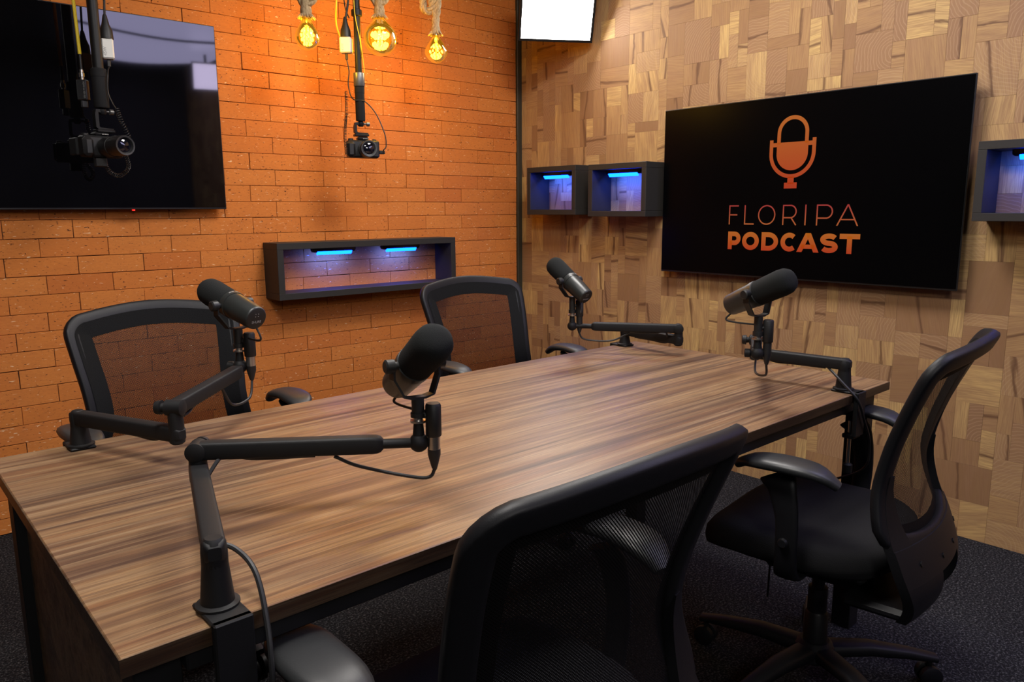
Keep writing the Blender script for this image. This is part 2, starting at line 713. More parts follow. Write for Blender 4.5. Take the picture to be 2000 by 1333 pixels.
def frame_matrix(origin, xdir, ydir):
    x = unit(xdir)
    z = unit(np.cross(x, ydir))
    y = np.cross(z, x)
    return Matrix(((x[0], y[0], z[0], origin[0]), (x[1], y[1], z[1], origin[1]), (x[2], y[2], z[2], origin[2]), (0, 0, 0, 1)))


def in_frame_area(corners):
    q = [to_px(c) for c in corners]
    if any(p is None for p in q):
        return 0
    cx = sum(p[0] for p in q) / len(q)
    cy = sum(p[1] for p in q) / len(q)
    if not (-60 < cx < 2060 and -40 < cy < 1373):
        return 0
    a = 0
    for i in range(len(q)):
        x1, y1 = q[i]
        x2, y2 = q[(i + 1) % len(q)]
        a += x1 * y2 - x2 * y1
    return abs(a) / 2


# ================================================================== the room
X_NEAR, Y_REAR, Z_CEIL = -4.5, -5.6, 2.8
structure(MB().box((X_NEAR - 0.1, Y_REAR - 0.1, -0.08), (0.15, 0.15, 0)).build('floor', M['carpet'], smooth=False))
structure(MB().box((X_NEAR - 0.1, Y_REAR - 0.1, Z_CEIL), (0.15, 0.15, Z_CEIL + 0.08)).build('ceiling', M['ceil'], smooth=False))
structure(MB().box((X_NEAR - 0.1, Y_REAR - 0.1, 0), (0.15, Y_REAR, Z_CEIL)).build('wall_rear', M['dark_wall'], smooth=False))
structure(MB().box((X_NEAR - 0.1, Y_REAR, 0), (X_NEAR, 0.15, Z_CEIL)).build('wall_near', M['dark_wall'], smooth=False))
wall_left = structure(MB().box((X_NEAR, 0.006, 0), (0.0, 0.15, Z_CEIL)).build('wall_left', M['mortar'], smooth=False))
wall_right = structure(MB().box((0.003, Y_REAR, 0), (0.15, 0.006, Z_CEIL)).build('wall_right', M['backing'], smooth=False))
structure(MB().box((-0.034, -0.014, 0), (-0.0005, 0.006, Z_CEIL), 0.002).build('trim_1', M['trim'], smooth=False))


def piece(name, items, mat, parent):
    """items: list of (verts, faces, uvs, rnd)"""
    vs, fs, uv, rn = [], [], [], []
    for v_, f_, u_, r_ in items:
        o = len(vs)
        vs += v_
        fs += [tuple(i + o for i in f) for f in f_]
        uv += u_
        rn += [r_] * len(v_)
    me = bpy.data.meshes.new(name)
    me.from_pydata(vs, [], fs)
    me.materials.append(mat)
    ca = me.color_attributes.new('rnd', 'FLOAT_COLOR', 'POINT')
    ca.data.foreach_set('color', np.array([(*r, 1.0) for r in rn], np.float32).ravel())
    ul = me.uv_layers.new(name='UVMap')
    li = np.zeros(len(me.loops), np.int32)
    me.loops.foreach_get('vertex_index', li)
    ul.data.foreach_set('uv', np.array(uv, np.float32)[li].ravel())
    me.update()
    o = bpy.data.objects.new(name, me)
    COL.objects.link(o)
    o.parent = parent
    return o


def slab(a0, a1, b0, b1, back, front, ch, wall, rot=0.0, jit=0.0):
    """a piece on a wall: a = along the wall, b = height; front face proud of the wall plane"""
    def P(a, b, d):
        return (a, -d, b) if wall == 'y' else (-d, a, b)
    j = [(random.uniform(-jit, jit), random.uniform(-jit, jit)) for _ in range(4)]
    ca = [(a0 + j[0][0], b0 + j[0][1]), (a1 + j[1][0], b0 + j[1][1]), (a1 + j[2][0], b1 + j[2][1]), (a0 + j[3][0], b1 + j[3][1])]
    sg = [(1, 1), (-1, 1), (-1, -1), (1, -1)]
    vs = [P(a, b, -back) for a, b in ca] + [P(a, b, front - ch) for a, b in ca] + [P(a + s1 * ch, b + s2 * ch, front) for (a, b), (s1, s2) in zip(ca, sg)]
    fs = [(8, 9, 10, 11)]
    for k in range(4):
        n = (k + 1) % 4
        fs.append((k, n, 4 + n, 4 + k))
        fs.append((4 + k, 4 + n, 8 + n, 8 + k))
    if wall != 'y':
        fs = [f[::-1] for f in fs]
    ma, mb_ = (a0 + a1) / 2, (b0 + b1) / 2
    cr, sr = math.cos(rot), math.sin(rot)
    uv = []
    for a, b in ca * 3:
        u, v = a - ma, b - mb_
        uv.append((u * cr - v * sr, u * sr + v * cr))
    return vs, fs, uv


# ---- brick wall: running bond, dry joints
BL, BH, U0, Z0 = 0.24, 0.0714, -1.6466, 2.0645
rngb = random.Random(11)
bricks = []
for r in range(-11, 29):
    zt = Z0 - r * BH
    zb = zt - BH
    if zb < -0.03 or zt > Z_CEIL + 0.05:
        continue
    zb, zt = max(zb, 0.002), min(zt, Z_CEIL - 0.002)
    if zt - zb < 0.01:
        continue
    sh = 0.5 if r % 2 else 0.0
    edges = [U0 + (i + sh) * BL + rngb.uniform(-0.007, 0.007) for i in range(-14, 9)]
    for e0, e1 in zip(edges, edges[1:]):
        if e1 < X_NEAR + 0.01 or e0 > -0.05:
            continue
        e0c, e1c = max(e0, X_NEAR + 0.002), min(e1, -0.0345)
        proud = abs(rngb.gauss(0, 0.0014))
        g = rngb.uniform(0.0006, 0.0014)
        vs, fs, uv = slab(e0c + g, e1c - g, zb + g * 0.9, zt - g * 0.9, 0.004, proud, 0.0012, 'y', jit=0.0006)
        rnd = (rngb.random(), rngb.random(), rngb.random())
        cx, cz = (e0c + e1c) / 2, (zb + zt) / 2
        hidden = (cx < -1.86 and 1.27 < cz < 1.97) or cz < 0.60
        area = 0 if hidden else in_frame_area([(e0c, 0, zb), (e1c, 0, zb), (e1c, 0, zt), (e0c, 0, zt)])
        bricks.append((area, (vs, fs, uv, rnd)))
bricks.sort(key=lambda t: -t[0])
for a, it in bricks[:300]:
    piece('brick', [it], M['brick'], wall_left)
rest = piece('brickwork', [it for a, it in bricks[300:]], M['brick'], wall_left)
rest['kind'] = 'stuff'

# ---- wood wall: irregular mosaic of end-grain and face-grain blocks
rngw = random.Random(5)
MOD = 0.0475
ncol, nrow = int(-Y_REAR / MOD), int(Z_CEIL / MOD) + 1
grid_used = [[False] * ncol for _ in range(nrow)]
SZ = [(2, 2, 9), (2, 3, 7), (3, 2, 4), (3, 3, 4), (1, 3, 6), (2, 1, 3), (1, 2, 3), (3, 1, 3), (2, 4, 2), (4, 2, 2), (4, 3, 2), (3, 4, 2)]
blocks = []
for i in range(nrow):
    for jc in range(ncol):
        if grid_used[i][jc]:
            continue
        cand = []
        for (wv, hv, wt) in SZ:
            if i + hv <= nrow and jc + wv <= ncol and all(not grid_used[i + y][jc + x] for y in range(hv) for x in range(wv)):
                cand.append((wv, hv, wt))
        if cand:
            wv, hv, _ = rngw.choices(cand, [c[2] for c in cand])[0]
        else:
            wv, hv = 1, 1
        for y in range(hv):
            for x in range(wv):
                grid_used[i + y][jc + x] = True
        z0b, z1b = i * MOD, min((i + hv) * MOD, Z_CEIL - 0.001)
        y1b, y0b = -jc * MOD - 0.001, -(jc + wv) * MOD - 0.001
        if z1b - z0b < 0.01:
            continue
        rot = (PI / 2 if rngw.random() < 0.62 else 0.0) + rngw.gauss(0, 0.12)
        vs, fs, uv = slab(y0b + 0.0002, y1b - 0.0002, z0b + 0.0002, z1b - 0.0002, 0.002, rngw.uniform(0.0, 0.0005), 0.0003, 'x', rot)
        rnd = (rngw.random(), rngw.random(), rngw.random())
        cy, cz = (y0b + y1b) / 2, (z0b + z1b) / 2
        hidden = (-2.36 < cy < -1.14 and 0.98 < cz < 1.65)
        area = 0 if hidden else in_frame_area([(0, y0b, z0b), (0, y1b, z0b), (0, y1b, z1b), (0, y0b, z1b)])
        blocks.append((area, (vs, fs, uv, rnd)))
blocks.sort(key=lambda t: -t[0])
for a, it in blocks[:300]:
    piece('wood_block', [it], M['block'], wall_right)
rest = piece('wood_mosaic', [it for a, it in blocks[300:]], M['block'], wall_right)
rest['kind'] = 'stuff'


# ================================================================== LED panel lights and glowing ceiling canopy
def led_panel(name, label, corner_br, e_left, e_up, size, mat, drop, group=None):
    """square lamp; corner_br = lower corner, e_left / e_up = unit edges"""
    K = V(*corner_br)
    eu, ev = unit(e_left), unit(e_up)
    n = unit(np.cross(ev, eu))
    ctr = K + eu * size / 2 + ev * size / 2
    t = thing(name, label, 'lamp', tuple(ctr), group=group)
    b = 0.012
    half = size / 2

    def rel(m_):
        m_.v = [tuple(V(*p) - ctr) for p in m_.v]
        return m_
    axes = (eu, ev, n)
    fr = MB()
    for sg in (-1, 1):
        fr.obox(ctr + eu * sg * (half + b / 2) - n * 0.012, (b / 2, half + b, 0.016), axes)
        fr.obox(ctr + ev * sg * (half + b / 2) - n * 0.012, (half, b / 2, 0.016), axes)
    rel(fr).build('frame', M['steel'], t, False)
    rel(MB().obox(ctr - n * 0.022, (half, half, 0.006), axes)).build('housing', M['steel'], t, False)
    rel(MB().obox(ctr - n * 0.002, (half, half, 0.002), axes)).build('diffuser', mat, t, False)
    top = ctr - n * 0.03 + ev * half * 0.3
    rel(MB().tube([top, (top[0], top[1], Z_CEIL)], 0.012)).build('mount_arm', M['steel'], t)
    return n


Kp, BLp = V(-0.046, -0.584, 2.093), V(-0.33, -0.37, 2.10)
el = unit(BLp - Kp)
npan = unit(V(-0.55, -0.71, -0.43))
npan = unit(npan - el * (npan @ el))
eup = unit(np.cross(el, npan))
if eup[2] < 0:
    eup = -eup
led_panel('led_panel_light', 'glowing white square panel lamp hanging in the corner over the wooden wall', Kp, el, eup, 0.357, M['white_led'], 0)


def aimed_panel(name, label, ctr, aim, size, mat):
    ctr = V(*ctr)
    n = unit(V(*aim) - ctr)
    eu = unit(np.cross(n, V(0, 0, 1)))
    ev = np.cross(eu, n)
    if np.cross(ev, eu) @ n < 0:
        eu = -eu
    led_panel(name, label, ctr - eu * size / 2 - ev * size / 2, eu, ev, size, mat, 0)


aimed_panel('led_panel_light', 'large square panel lamp above and behind the viewpoint facing the brick wall', (-3.6, -5.1, 2.45), (-1.2, -0.1, 1.1), 0.6, M['white_led_rear'])
aimed_panel('led_panel_light', 'square ceiling panel lamp above the near left end of the table', (-2.75, -2.45, 2.74), (-2.74, -2.43, 0.75), 0.6, M['white_led_top'])
aimed_panel('led_panel_light', 'square ceiling panel lamp above the right end of the table', (-1.15, -1.75, 2.74), (-1.15, -1.74, 0.75), 0.6, M['white_led_top'])
aimed_panel('led_panel_light', 'small lilac square lamp mirrored at the right edge of the dark television', (-0.24, -4.3, 2.50), (-1.2, -0.8, 1.6), 0.23, M['white_led_side'])

# fabric canopy under the ceiling, emission added as room fill (seen mirrored in the dark TV)
t = thing('ceiling_canopy', 'pale lilac fabric softbox under the ceiling, given its own glow as fill, mirrored in the dark television', 'lamp', (-0.75, -4.2, 2.72))
rows = []
for i in range(13):
    v = i / 12
    row = []
    for j in range(13):
        u = j / 12
        far = -5.02 - 0.36 * math.sin(PI * min(u * 0.9 + 0.05, 1)) + 0.28 * u
        yy = -3.0 + (far + 3.0) * v
        xl = -1.62 + 0.24 * (-3.0 - yy)
        sag = 0.04 * math.sin(PI * u) * math.sin(PI * v)
        row.append((xl + (-0.03 - xl) * u + 0.75, yy + 4.2, -sag))
    rows.append(row)
MB().grid(rows, flip=False).build('glowing_fabric', M['canopy'], t)
rows2 = [[(p[0], p[1], 0.05) for p in r] for r in rows]
MB().grid(rows2).build('back_cover', M['steel'], t)
MB().tube([rows[4][j] for j in range(13)], 0.016).build('seam', M['zipper'], t)


# ================================================================== televisions
def ribbon(path, width, closed=False):
    """flat stroke in 2-D with mitred joins -> list of (left, right)"""
    P = [np.array(p, float) for p in path]
    n = len(P)
    L, R = [], []
    for i in range(n):
        if closed:
            d0, d1 = unit(P[i] - P[i - 1]), unit(P[(i + 1) % n] - P[i])
        else:
            d0 = unit(P[i] - P[i - 1]) if i else unit(P[1] - P[0])
            d1 = unit(P[i + 1] - P[i]) if i < n - 1 else d0
        n0, n1 = np.array([-d0[1], d0[0]]), np.array([-d1[1], d1[0]])
        m_ = unit(n0 + n1)
        k = width / 2 / max(m_ @ n0, 0.35)
        L.append(P[i] + m_ * k)
        R.append(P[i] - m_ * k)
    return L, R


class Flat:
    """flat print in the plane of a screen; coordinates (a to the right, b up)"""
    def __init__(s):
        s.v, s.f = [], []

    def stroke(s, path, width, closed=False):
        L, R = ribbon(path, width, closed)
        o = len(s.v)
        n = len(L)
        for l, r in zip(L, R):
            s.v += [tuple(l), tuple(r)]
        for i in range(n if closed else n - 1):
            j = (i + 1) % n
            s.f.append((o + 2 * i, o + 2 * i + 1, o + 2 * j + 1, o + 2 * j))

    def poly(s, pts):
        o = len(s.v)
        s.v += [tuple(p) for p in pts]
        s.f.append(tuple(range(o, o + len(pts))))

    def build(s, name, mat, parent, fn):
        me = bpy.data.meshes.new(name)
        me.from_pydata([fn(*p) for p in s.v], [], s.f)
        me.materials.append(mat)
        me.update()
        o = bpy.data.objects.new(name, me)
        COL.objects.link(o)
        o.parent = parent
        return o


def arc(cx, cy, rx, ry, a0, a1, n=24):
    return [(cx + rx * math.cos(math.radians(a0 + (a1 - a0) * i / n)), cy + ry * math.sin(math.radians(a0 + (a1 - a0) * i / n))) for i in range(n + 1)]


def letter(F, ch, x, w_, b, h, s):
    """draw one capital into box x..x+w, b..b+h, stroke s"""
    k = s / 2
    x0, x1, y0, y1 = x + k, x + w_ - k, b + k, b + h - k
    ym = (y0 + y1) / 2
    if ch == 'F':
        F.stroke([(x0, b), (x0, y1), (x + w_, y1)], s)
        F.stroke([(x0, ym), (x + w_ * 0.88, ym)], s)
    elif ch == 'L':
        F.stroke([(x0, b + h), (x0, y0), (x + w_, y0)], s)
    elif ch == 'O':
        F.stroke(arc((x0 + x1) / 2, ym, (x1 - x0) / 2, (y1 - y0) / 2, 0, 360, 40)[:-1], s, True)
    elif ch == 'I':
        F.stroke([(x + w_ / 2, b), (x + w_ / 2, b + h)], s)
    elif ch in 'PR':
        yb = b + h * (0.345 if ch == 'P' else 0.36) + (k * 0.2)
        rr = (y1 - yb) / 2
        F.stroke([(x0, b), (x0, y1)] + arc(x1 - rr, yb + rr, rr, rr, 90, -90, 20) + [(x0, yb)], s)
        if ch == 'R':
            F.stroke([(x + w_ * 0.62, yb), (x + w_ * 0.98, b)], s)
    elif ch == 'A':
        xm = x + w_ / 2
        hx = s * 1.13
        F.poly([(x, b), (x + hx, b), (xm + hx / 2, b + h), (xm - hx / 2, b + h)])
        F.poly([(x + w_ - hx, b), (x + w_, b), (xm + hx / 2, b + h), (xm - hx / 2, b + h)])
        F.stroke([(x + w_ * 0.2, b + h * 0.29), (x + w_ * 0.8, b + h * 0.29)], s * 0.85)
    elif ch == 'D':
        rx = (x1 - x0) * 0.62
        F.stroke([(x0, y0)] + arc(x1 - rx, ym, rx, (y1 - y0) / 2, -90, 90, 24) + [(x0, y1)], s, True)
    elif ch == 'C':
        F.stroke(arc((x0 + x1) / 2 + s * 0.1, ym, (x1 - x0) / 2, (y1 - y0) / 2, 48, 312, 32), s)
    elif ch == 'S':
        r2 = (y1 - y0) / 4
        cx = (x0 + x1) / 2
        rx = (x1 - x0) / 2
        top = arc(cx, y1 - r2, rx, r2, 28, 255, 20)
        bot = arc(cx, y0 + r2, rx, r2, 75, -152, 20)
        F.stroke(top + bot, s)
    elif ch == 'T':
        F.stroke([(x, y1), (x + w_, y1)], s)
        F.stroke([(x + w_ / 2, b), (x + w_ / 2, b + h - s * 0.5)], s)


def television(name, label, wall, a_lo, a_hi, z0, z1, smat='screen'):
    """thin flat TV on the wall; a_lo..a_hi along the wall"""
    am = (a_lo + a_hi) / 2
    zm = (z0 + z1) / 2

    def P(a, d, z):
        return (a, -d, z) if wall == 'y' else (-d, a, z)
    loc = P(am, 0.06, z0)
    t = thing(name, label, 'television', loc)

    def bx(a0, a1, d0, d1, b0, b1, c=0.0):
        p, q = P(a0, d0, b0), P(a1, d1, b1)
        lo = [min(i, j) - k for i, j, k in zip(p, q, loc)]
        hi = [max(i, j) - k for i, j, k in zip(p, q, loc)]
        return MB().box(lo, hi, c)
    bx(a_lo, a_hi, 0.048, 0.0575, z0, z1, 0.002).build('bezel', M['bezel'], t, False)
    bx(a_lo + 0.12, a_hi - 0.12, 0.018, 0.048, z0 + 0.05, z1 - 0.16, 0.012).build('back_housing', M['bezel'], t, False)
    bx(am - 0.2, am + 0.2, 0.003, 0.018, zm - 0.15, zm + 0.15).build('wall_bracket', M['steel'], t, False)
    scr = bx(a_lo + 0.004, a_hi - 0.004, 0.0575, 0.060, z0 + 0.008, z1 - 0.004).build('screen', M[smat], t, False)
    return t, scr, loc


tv1, scr1, loc1 = television('television', 'switched-off flat television on the brick wall behind the hanging camera', 'y', -3.117, -1.782, 1.246, 2.0)
MB().box((0.285, -0.001, -0.005), (0.295, 0.006, 0.0)).build('standby_light', M['standby'], tv1, False)
tv2, scr2, loc2 = television('television', 'flat television on the wooden wall showing an orange microphone logo', 'x', -2.41, -1.085, 0.936, 1.695, 'screen_matt')


def on2(a, b):          # a = distance to the right along the screen (towards -y), b = height
    return (-0.0605 - loc2[0], -a - loc2[1], b - loc2[2])


ORANGE, RED, TOP = (0.46, 0.085, 0.006), (0.46, 0.028, 0.008), (0.52, 0.125, 0.010)
MARK = m_logo('logo_mark_glow', 1.31, 1.62, (0.44, 0.030, 0.004), (0.50, 0.125, 0.010), 0.80)
THIN = m_logo('logo_thin_glow', 1.165, 1.25, (0.42, 0.10, 0.02), (0.36, 0.030, 0.028), 0.80)
BOLD = m_logo('logo_bold_glow', 1.055, 1.135, (0.44, 0.034, 0.004), (0.48, 0.125, 0.010), 0.80)
lay = [('F', 0, .048), ('L', .077, .048), ('O', .144, .082), ('R', .259, .063), ('I', .355, .012), ('P', .408, .069), ('A', .493, .089)]
for ch, x, w_ in lay:
    F = Flat()
    letter(F, ch, 1.456 + x, w_, 1.166, 0.0845, 0.0056)
    F.build('letter', THIN, scr2, on2)
lay = [('P', 0, .0636), ('O', .072, .082), ('D', .166, .079), ('C', .254, .080), ('A', .330, .097), ('S', .431, .075), ('T', .511, .082)]
for ch, x, w_ in lay:
    F = Flat()
    letter(F, ch, 1.456 + x, w_, 1.0555, 0.079, 0.0205)
    F.build('letter', BOLD, scr2, on2)
F = Flat()
cx = 1.742
hw, st = 0.0695, 0.0160
F.stroke([(cx - hw + st / 2, 1.500)] + arc(cx, 1.614 - hw, hw - st / 2, hw - st / 2, 180, 0, 28) + [(cx + hw - st / 2, 1.500)], st)
F.poly([(cx - hw, 1.507)] + arc(cx, 1.392 + hw, hw, hw, 180, 360, 28) + [(cx + hw, 1.507)])
yh = 0.1025
F.stroke([(cx - yh + st / 2, 1.519)] + arc(cx, 1.36 + yh, yh - st / 2, yh - st / 2, 180, 360, 32) + [(cx + yh - st / 2, 1.519)], st)
F.stroke([(cx - yh + st, 1.4985), (cx - hw + 0.002, 1.4985)], 0.017)
F.stroke([(cx + hw - 0.002, 1.4985), (cx + yh - st, 1.4985)], 0.017)
F.stroke([(cx, 1.366), (cx, 1.336)], 0.028)
F.stroke([(cx - 0.0285, 1.330), (cx + 0.0285, 1.330)], 0.024)
F.build('microphone_emblem', MARK, scr2, on2)


# ================================================================== shelves with blue LED bars
def box_shelf(name, label, lo, hi, th, open_axis, group=None):
    """open box frame: four boards, open at front and back"""
    lo, hi = V(*lo), V(*hi)
    a = 0 if open_axis == 1 else 1           # horizontal axis along the wall
    base = (lo + hi) / 2
    base[2] = lo[2]
    t = thing(name, label, 'shelf', tuple(base), group=group)

    def b(n, l, h):
        MB().box(V(*l) - base, V(*h) - base, 0.0012).build(n, M['shelf'], t, False)
    l, h = lo.copy(), hi.copy()
    l2, h2 = lo.copy(), hi.copy()
    h2[2] = lo[2] + th
    b('bottom_board', l2, h2)
    l2, h2 = lo.copy(), hi.copy()
    l2[2] = hi[2] - th
    b('top_board', l2, h2)
    for sg in (0, 1):
        l2, h2 = lo.copy(), hi.copy()
        l2[2] += th
        h2[2] -= th
        if sg == 0:
            h2[a] = lo[a] + th
        else:
            l2[a] = hi[a] - th
        b('side_board', l2, h2)
    return t


def led_bar(label, ctr, along, length, facing, group):
    """slim lamp under a shelf board; along = axis of the bar, facing = direction the window looks (tilted down)"""
    t = thing('led_bar', label, 'lamp', ctr, group=group)
    e = unit(along)
    f = unit(facing)
    u = unit(np.cross(e, f))
    if u[2] < 0:
        u = -u
    h = length / 2
    sec = [(-0.018, 0.012), (0.018, 0.012), (0.018, -0.001), (0.010, -0.010), (-0.010, -0.010), (-0.018, -0.001)]
    fh = unit(V(f[0], f[1], 0))
    up = V(0, 0, 1)
    MB().sweep([-e * (h + 0.022), -e * (h + 0.014), e * (h + 0.014), e * (h + 0.022)], [up] * 4,
               [[(a * 0.7, b * 0.7 + 0.002) for a, b in sec], sec, sec, [(a * 0.7, b * 0.7 + 0.002) for a, b in sec]]).build('housing', M['led_case'], t, True)
    d = MB()
    c0 = -up * 0.0130 + fh * 0.008
    dd = unit(fh * 0.62 + up * 0.78)
    d.obox(c0, (h, 0.0098, 0.0040), (e, dd, unit(np.cross(e, dd))), 0.0015)
    d.build('diffuser', M['blue'], t, False)
    ld = bpy.data.lights.new('blue_glow', 'AREA')
    ld.shape = 'RECTANGLE'
    ld.size = length
    ld.size_y = 0.012
    ld.energy = W_BLUE
    ld.color = (0.03, 0.10, 1.0)
    lo = bpy.data.objects.new('blue_glow', ld)
    COL.objects.link(lo)
    lo.parent = t
    nz = unit(up * 0.80 + fh * 0.60)         # lamp shines along -Z
    x = e
    y = np.cross(nz, x)
    lo.matrix_local = Matrix(((x[0], y[0], nz[0], c0[0] - fh[0] * 0.012), (x[1], y[1], nz[1], c0[1] - fh[1] * 0.012), (x[2], y[2], nz[2], -0.022), (0, 0, 0, 1)))
    return t


GS = 'dark open box shelves on the walls'
GL = 'blue LED bars under the shelf tops'
box_shelf('box_shelf', 'long dark open box shelf on the brick wall', (-1.605, -0.15, 0.836), (-0.606, -0.0035, 1.094), 0.030, 1, GS)
led_bar('blue LED bar at the left inside the long shelf on the brick wall', (-1.285, -0.075, 1.0515), (1, 0, 0), 0.185, (0, -1, -0.4), GL)
led_bar('blue LED bar at the right inside the long shelf on the brick wall', (-0.905, -0.075, 1.0515), (1, 0, 0), 0.180, (0, -1, -0.4), GL)
for lab, y0, y1, z0, z1, lab2, ly in [
        ('small dark box shelf on the wooden wall next to the room corner', -0.590, -0.217, 1.208, 1.465, 'blue LED bar inside the small box shelf next to the room corner', -0.385),
        ('small dark box shelf on the wooden wall touching the lit television', -1.053, -0.679, 1.200, 1.460, 'blue LED bar inside the small box shelf beside the lit television', -0.858),
        ('dark box shelf cut off by the right edge of the photo', -2.838, -2.464, 1.189, 1.455, 'blue LED bar in the box shelf at the right photo edge', -2.665),
        ('added dark box shelf out of view on the wooden wall, holding a blue fill lamp', -3.320, -2.946, 1.189, 1.455, 'added blue LED bar out of view, tinting the chair backs', -3.135)]:  # last shelf and bar are out of view, added to throw blue on the chairs
    box_shelf('box_shelf', lab, (-0.15, y0, z0), (-0.0015, y1, z1), 0.028, 0, GS)
    led_bar(lab2, (-0.078, ly, z1 - 0.0405), (0, 1, 0), 0.188, (-1, 0, -0.4), GL)


# ================================================================== pendant filament bulbs on ropes
def rope(path, r, twist=60.0, nstr=3):
    """three twisted strands following a path"""
    P = spline(path, 10)
    mb = MB()
    L = [0.0]
    for a, b in zip(P, P[1:]):
        L.append(L[-1] + np.linalg.norm(b - a))
    T = [unit(P[min(i + 1, len(P) - 1)] - P[max(i - 1, 0)]) for i in range(len(P))]
    x, y, _ = basis(T[0], (0.3, 0.9, 0.1))
    fr = []
    for i in range(len(P)):
        x = unit(x - T[i] * (x @ T[i]))
        fr.append((x, np.cross(T[i], x)))
    for k in range(nstr):
        q = []
        for i, p in enumerate(P):
            th = twist * L[i] + 2 * PI * k / nstr
            q.append(p + 0.5 * r * (math.cos(th) * fr[i][0] + math.sin(th) * fr[i][1]))
        mb.tube(q, r * 0.58, 7)
    return mb


def pendant(label, c, prof, sleeve_h, loops, rings, watts, k=1.0, ks=1.0):
    """c = centre of the bulb; prof = glass profile (dz, r) from the neck down"""
    t = thing('pendant_bulb', label, 'lamp', c, group='filament bulbs hanging on ropes')
    prof = [(a * k, b * k) for a, b in prof]
    rings = [(a * k, b * k, n, s * k) for a, b, n, s in rings]
    zt = prof[0][0]
    MB().lathe((0, 0, 0), (0, 0, 1), prof, 28, True).build('glass_bulb', M['glass'], t, True, angle=60)
    MB().lathe((0, 0, zt - 0.012), (0, 0, 1), [(0.0, 0.0145), (0.02, 0.0150), (0.024, 0.012), (0.034, 0.012)], 20).build('bulb_cap', M['chrome'], t)
    dots, core = MB(), MB()
    for dz, rr, n, s in rings:
        for i in range(n):
            th = 2 * PI * i / n + dz * 40
            dots.sphere((rr * math.cos(th), rr * math.sin(th), dz), s, 8, (1, 1, 1.5))
    core.lathe((0, 0, prof[-1][0] * 0.72), (0, 0, 1), [(0, 0.003), (abs(prof[-1][0]) * 0.72 + zt * 0.86, 0.003)], 10)
    dots.build('filament_cluster', M['hot'], t)
    core.build('filament_stem', M['filament'], t)
    # rope end wrapped round the lamp holder
    pr = [(0.010, 0.024), (0.016, 0.0225)]
    for i in range(9):
        pr.append((0.02 + sleeve_h * i / 8, (0.0235 + 0.0015 * math.sin(i * 1.2) - 0.004 * (i / 8)) * ks))
    pr += [(0.028 + sleeve_h, 0.014)]
    MB().lathe((0, 0, zt), (0, 0, 1), pr, 26).build('rope_sleeve', M['rope'], t)
    fr = MB()
    for i in range(26):
        th = 2 * PI * i / 26
        d = V(math.cos(th), math.sin(th), 0)
        k = random.uniform(0.85, 1.2)
        fr.tube([d * 0.021 + V(0, 0, zt + 0.016), d * 0.027 * k + V(0, 0, zt + 0.006), d * 0.034 * k + V(0, 0, zt - 0.002 * k)], [0.0032, 0.0030, 0.0012], 5)
    fr.build('rope_fringe', M['rope'], t)
    for lp, r in loops:
        rope([(p[0], p[1], p[2] + zt + sleeve_h) for p in lp], r).build('rope', M['rope'], t)
    ld = bpy.data.lights.new('bulb_glow', 'POINT')
    ld.energy = watts
    ld.color = (1.0, 0.82, 0.11)
    ld.shadow_soft_size = 0.02
    lo = bpy.data.objects.new('bulb_glow', ld)
    COL.objects.link(lo)
    lo.parent = t
    return t


def up_to_ceiling(z, zt):
    return Z_CEIL - z - zt


b1 = (-1.500, -0.33, 1.955)
b2 = (-1.145, -0.33, 2.000)
b3 = (-0.838, -0.33, 1.985)
RV = V(0.748, -0.664, 0)


def rl(pts):
    return [tuple(RV * a + V(0, 0, b)) for a, b in pts]


pendant('teardrop filament bulb on a rope, nearest the dark television', b1,
        [(0.070, 0.015), (0.056, 0.022), (0.040, 0.032), (0.022, 0.043), (0.0, 0.050), (-0.018, 0.049), (-0.036, 0.040), (-0.048, 0.027), (-0.055, 0.012), (-0.057, 0.002)], 0.060,
        [(rl([(0.0, -0.012), (-0.022, 0.02), (-0.036, 0.06), (-0.028, 0.11), (-0.004, 0.18), (0, 0.40), (0, up_to_ceiling(b1[2], 0.13))]), 0.017),
         (rl([(0.004, -0.01), (0.028, 0.012), (0.046, 0.045), (0.036, 0.09), (0.008, 0.13), (-0.014, 0.18)]), 0.017)],
        [(0.052, 0.010, 6, 0.0035), (0.024, 0.022, 9, 0.0055), (0.004, 0.026, 9, 0.0045), (-0.014, 0.022, 8, 0.0050), (-0.032, 0.015, 7, 0.0048)], W_BULB)
pendant('large round globe filament bulb on a rope, middle of the three', b2,
        [(0.068, 0.017), (0.058, 0.026)] + [(0.063 * math.cos(math.radians(a)) - 0.006, 0.0635 * math.sin(math.radians(a))) for a in (35, 50, 65, 80, 95, 110, 125, 140, 155, 168, 178)], 0.064,
        [(rl([(0.0, -0.012), (-0.024, 0.018), (-0.036, 0.055), (-0.026, 0.11), (-0.002, 0.18), (0, 0.40), (0, up_to_ceiling(b2[2], 0.135))]), 0.016),
         (rl([(0.004, -0.01), (0.028, 0.016), (0.040, 0.05), (0.030, 0.09), (0.006, 0.13), (-0.012, 0.18)]), 0.016)],
        [(0.052, 0.016, 9, 0.0068), (0.040, 0.018, 9, 0.006), (0.008, 0.030, 12, 0.0064), (0.000, 0.020, 9, 0.0066), (-0.028, 0.026, 11, 0.0058), (-0.042, 0.018, 8, 0.006)], W_BULB * 1.5, 1.17, 1.0)
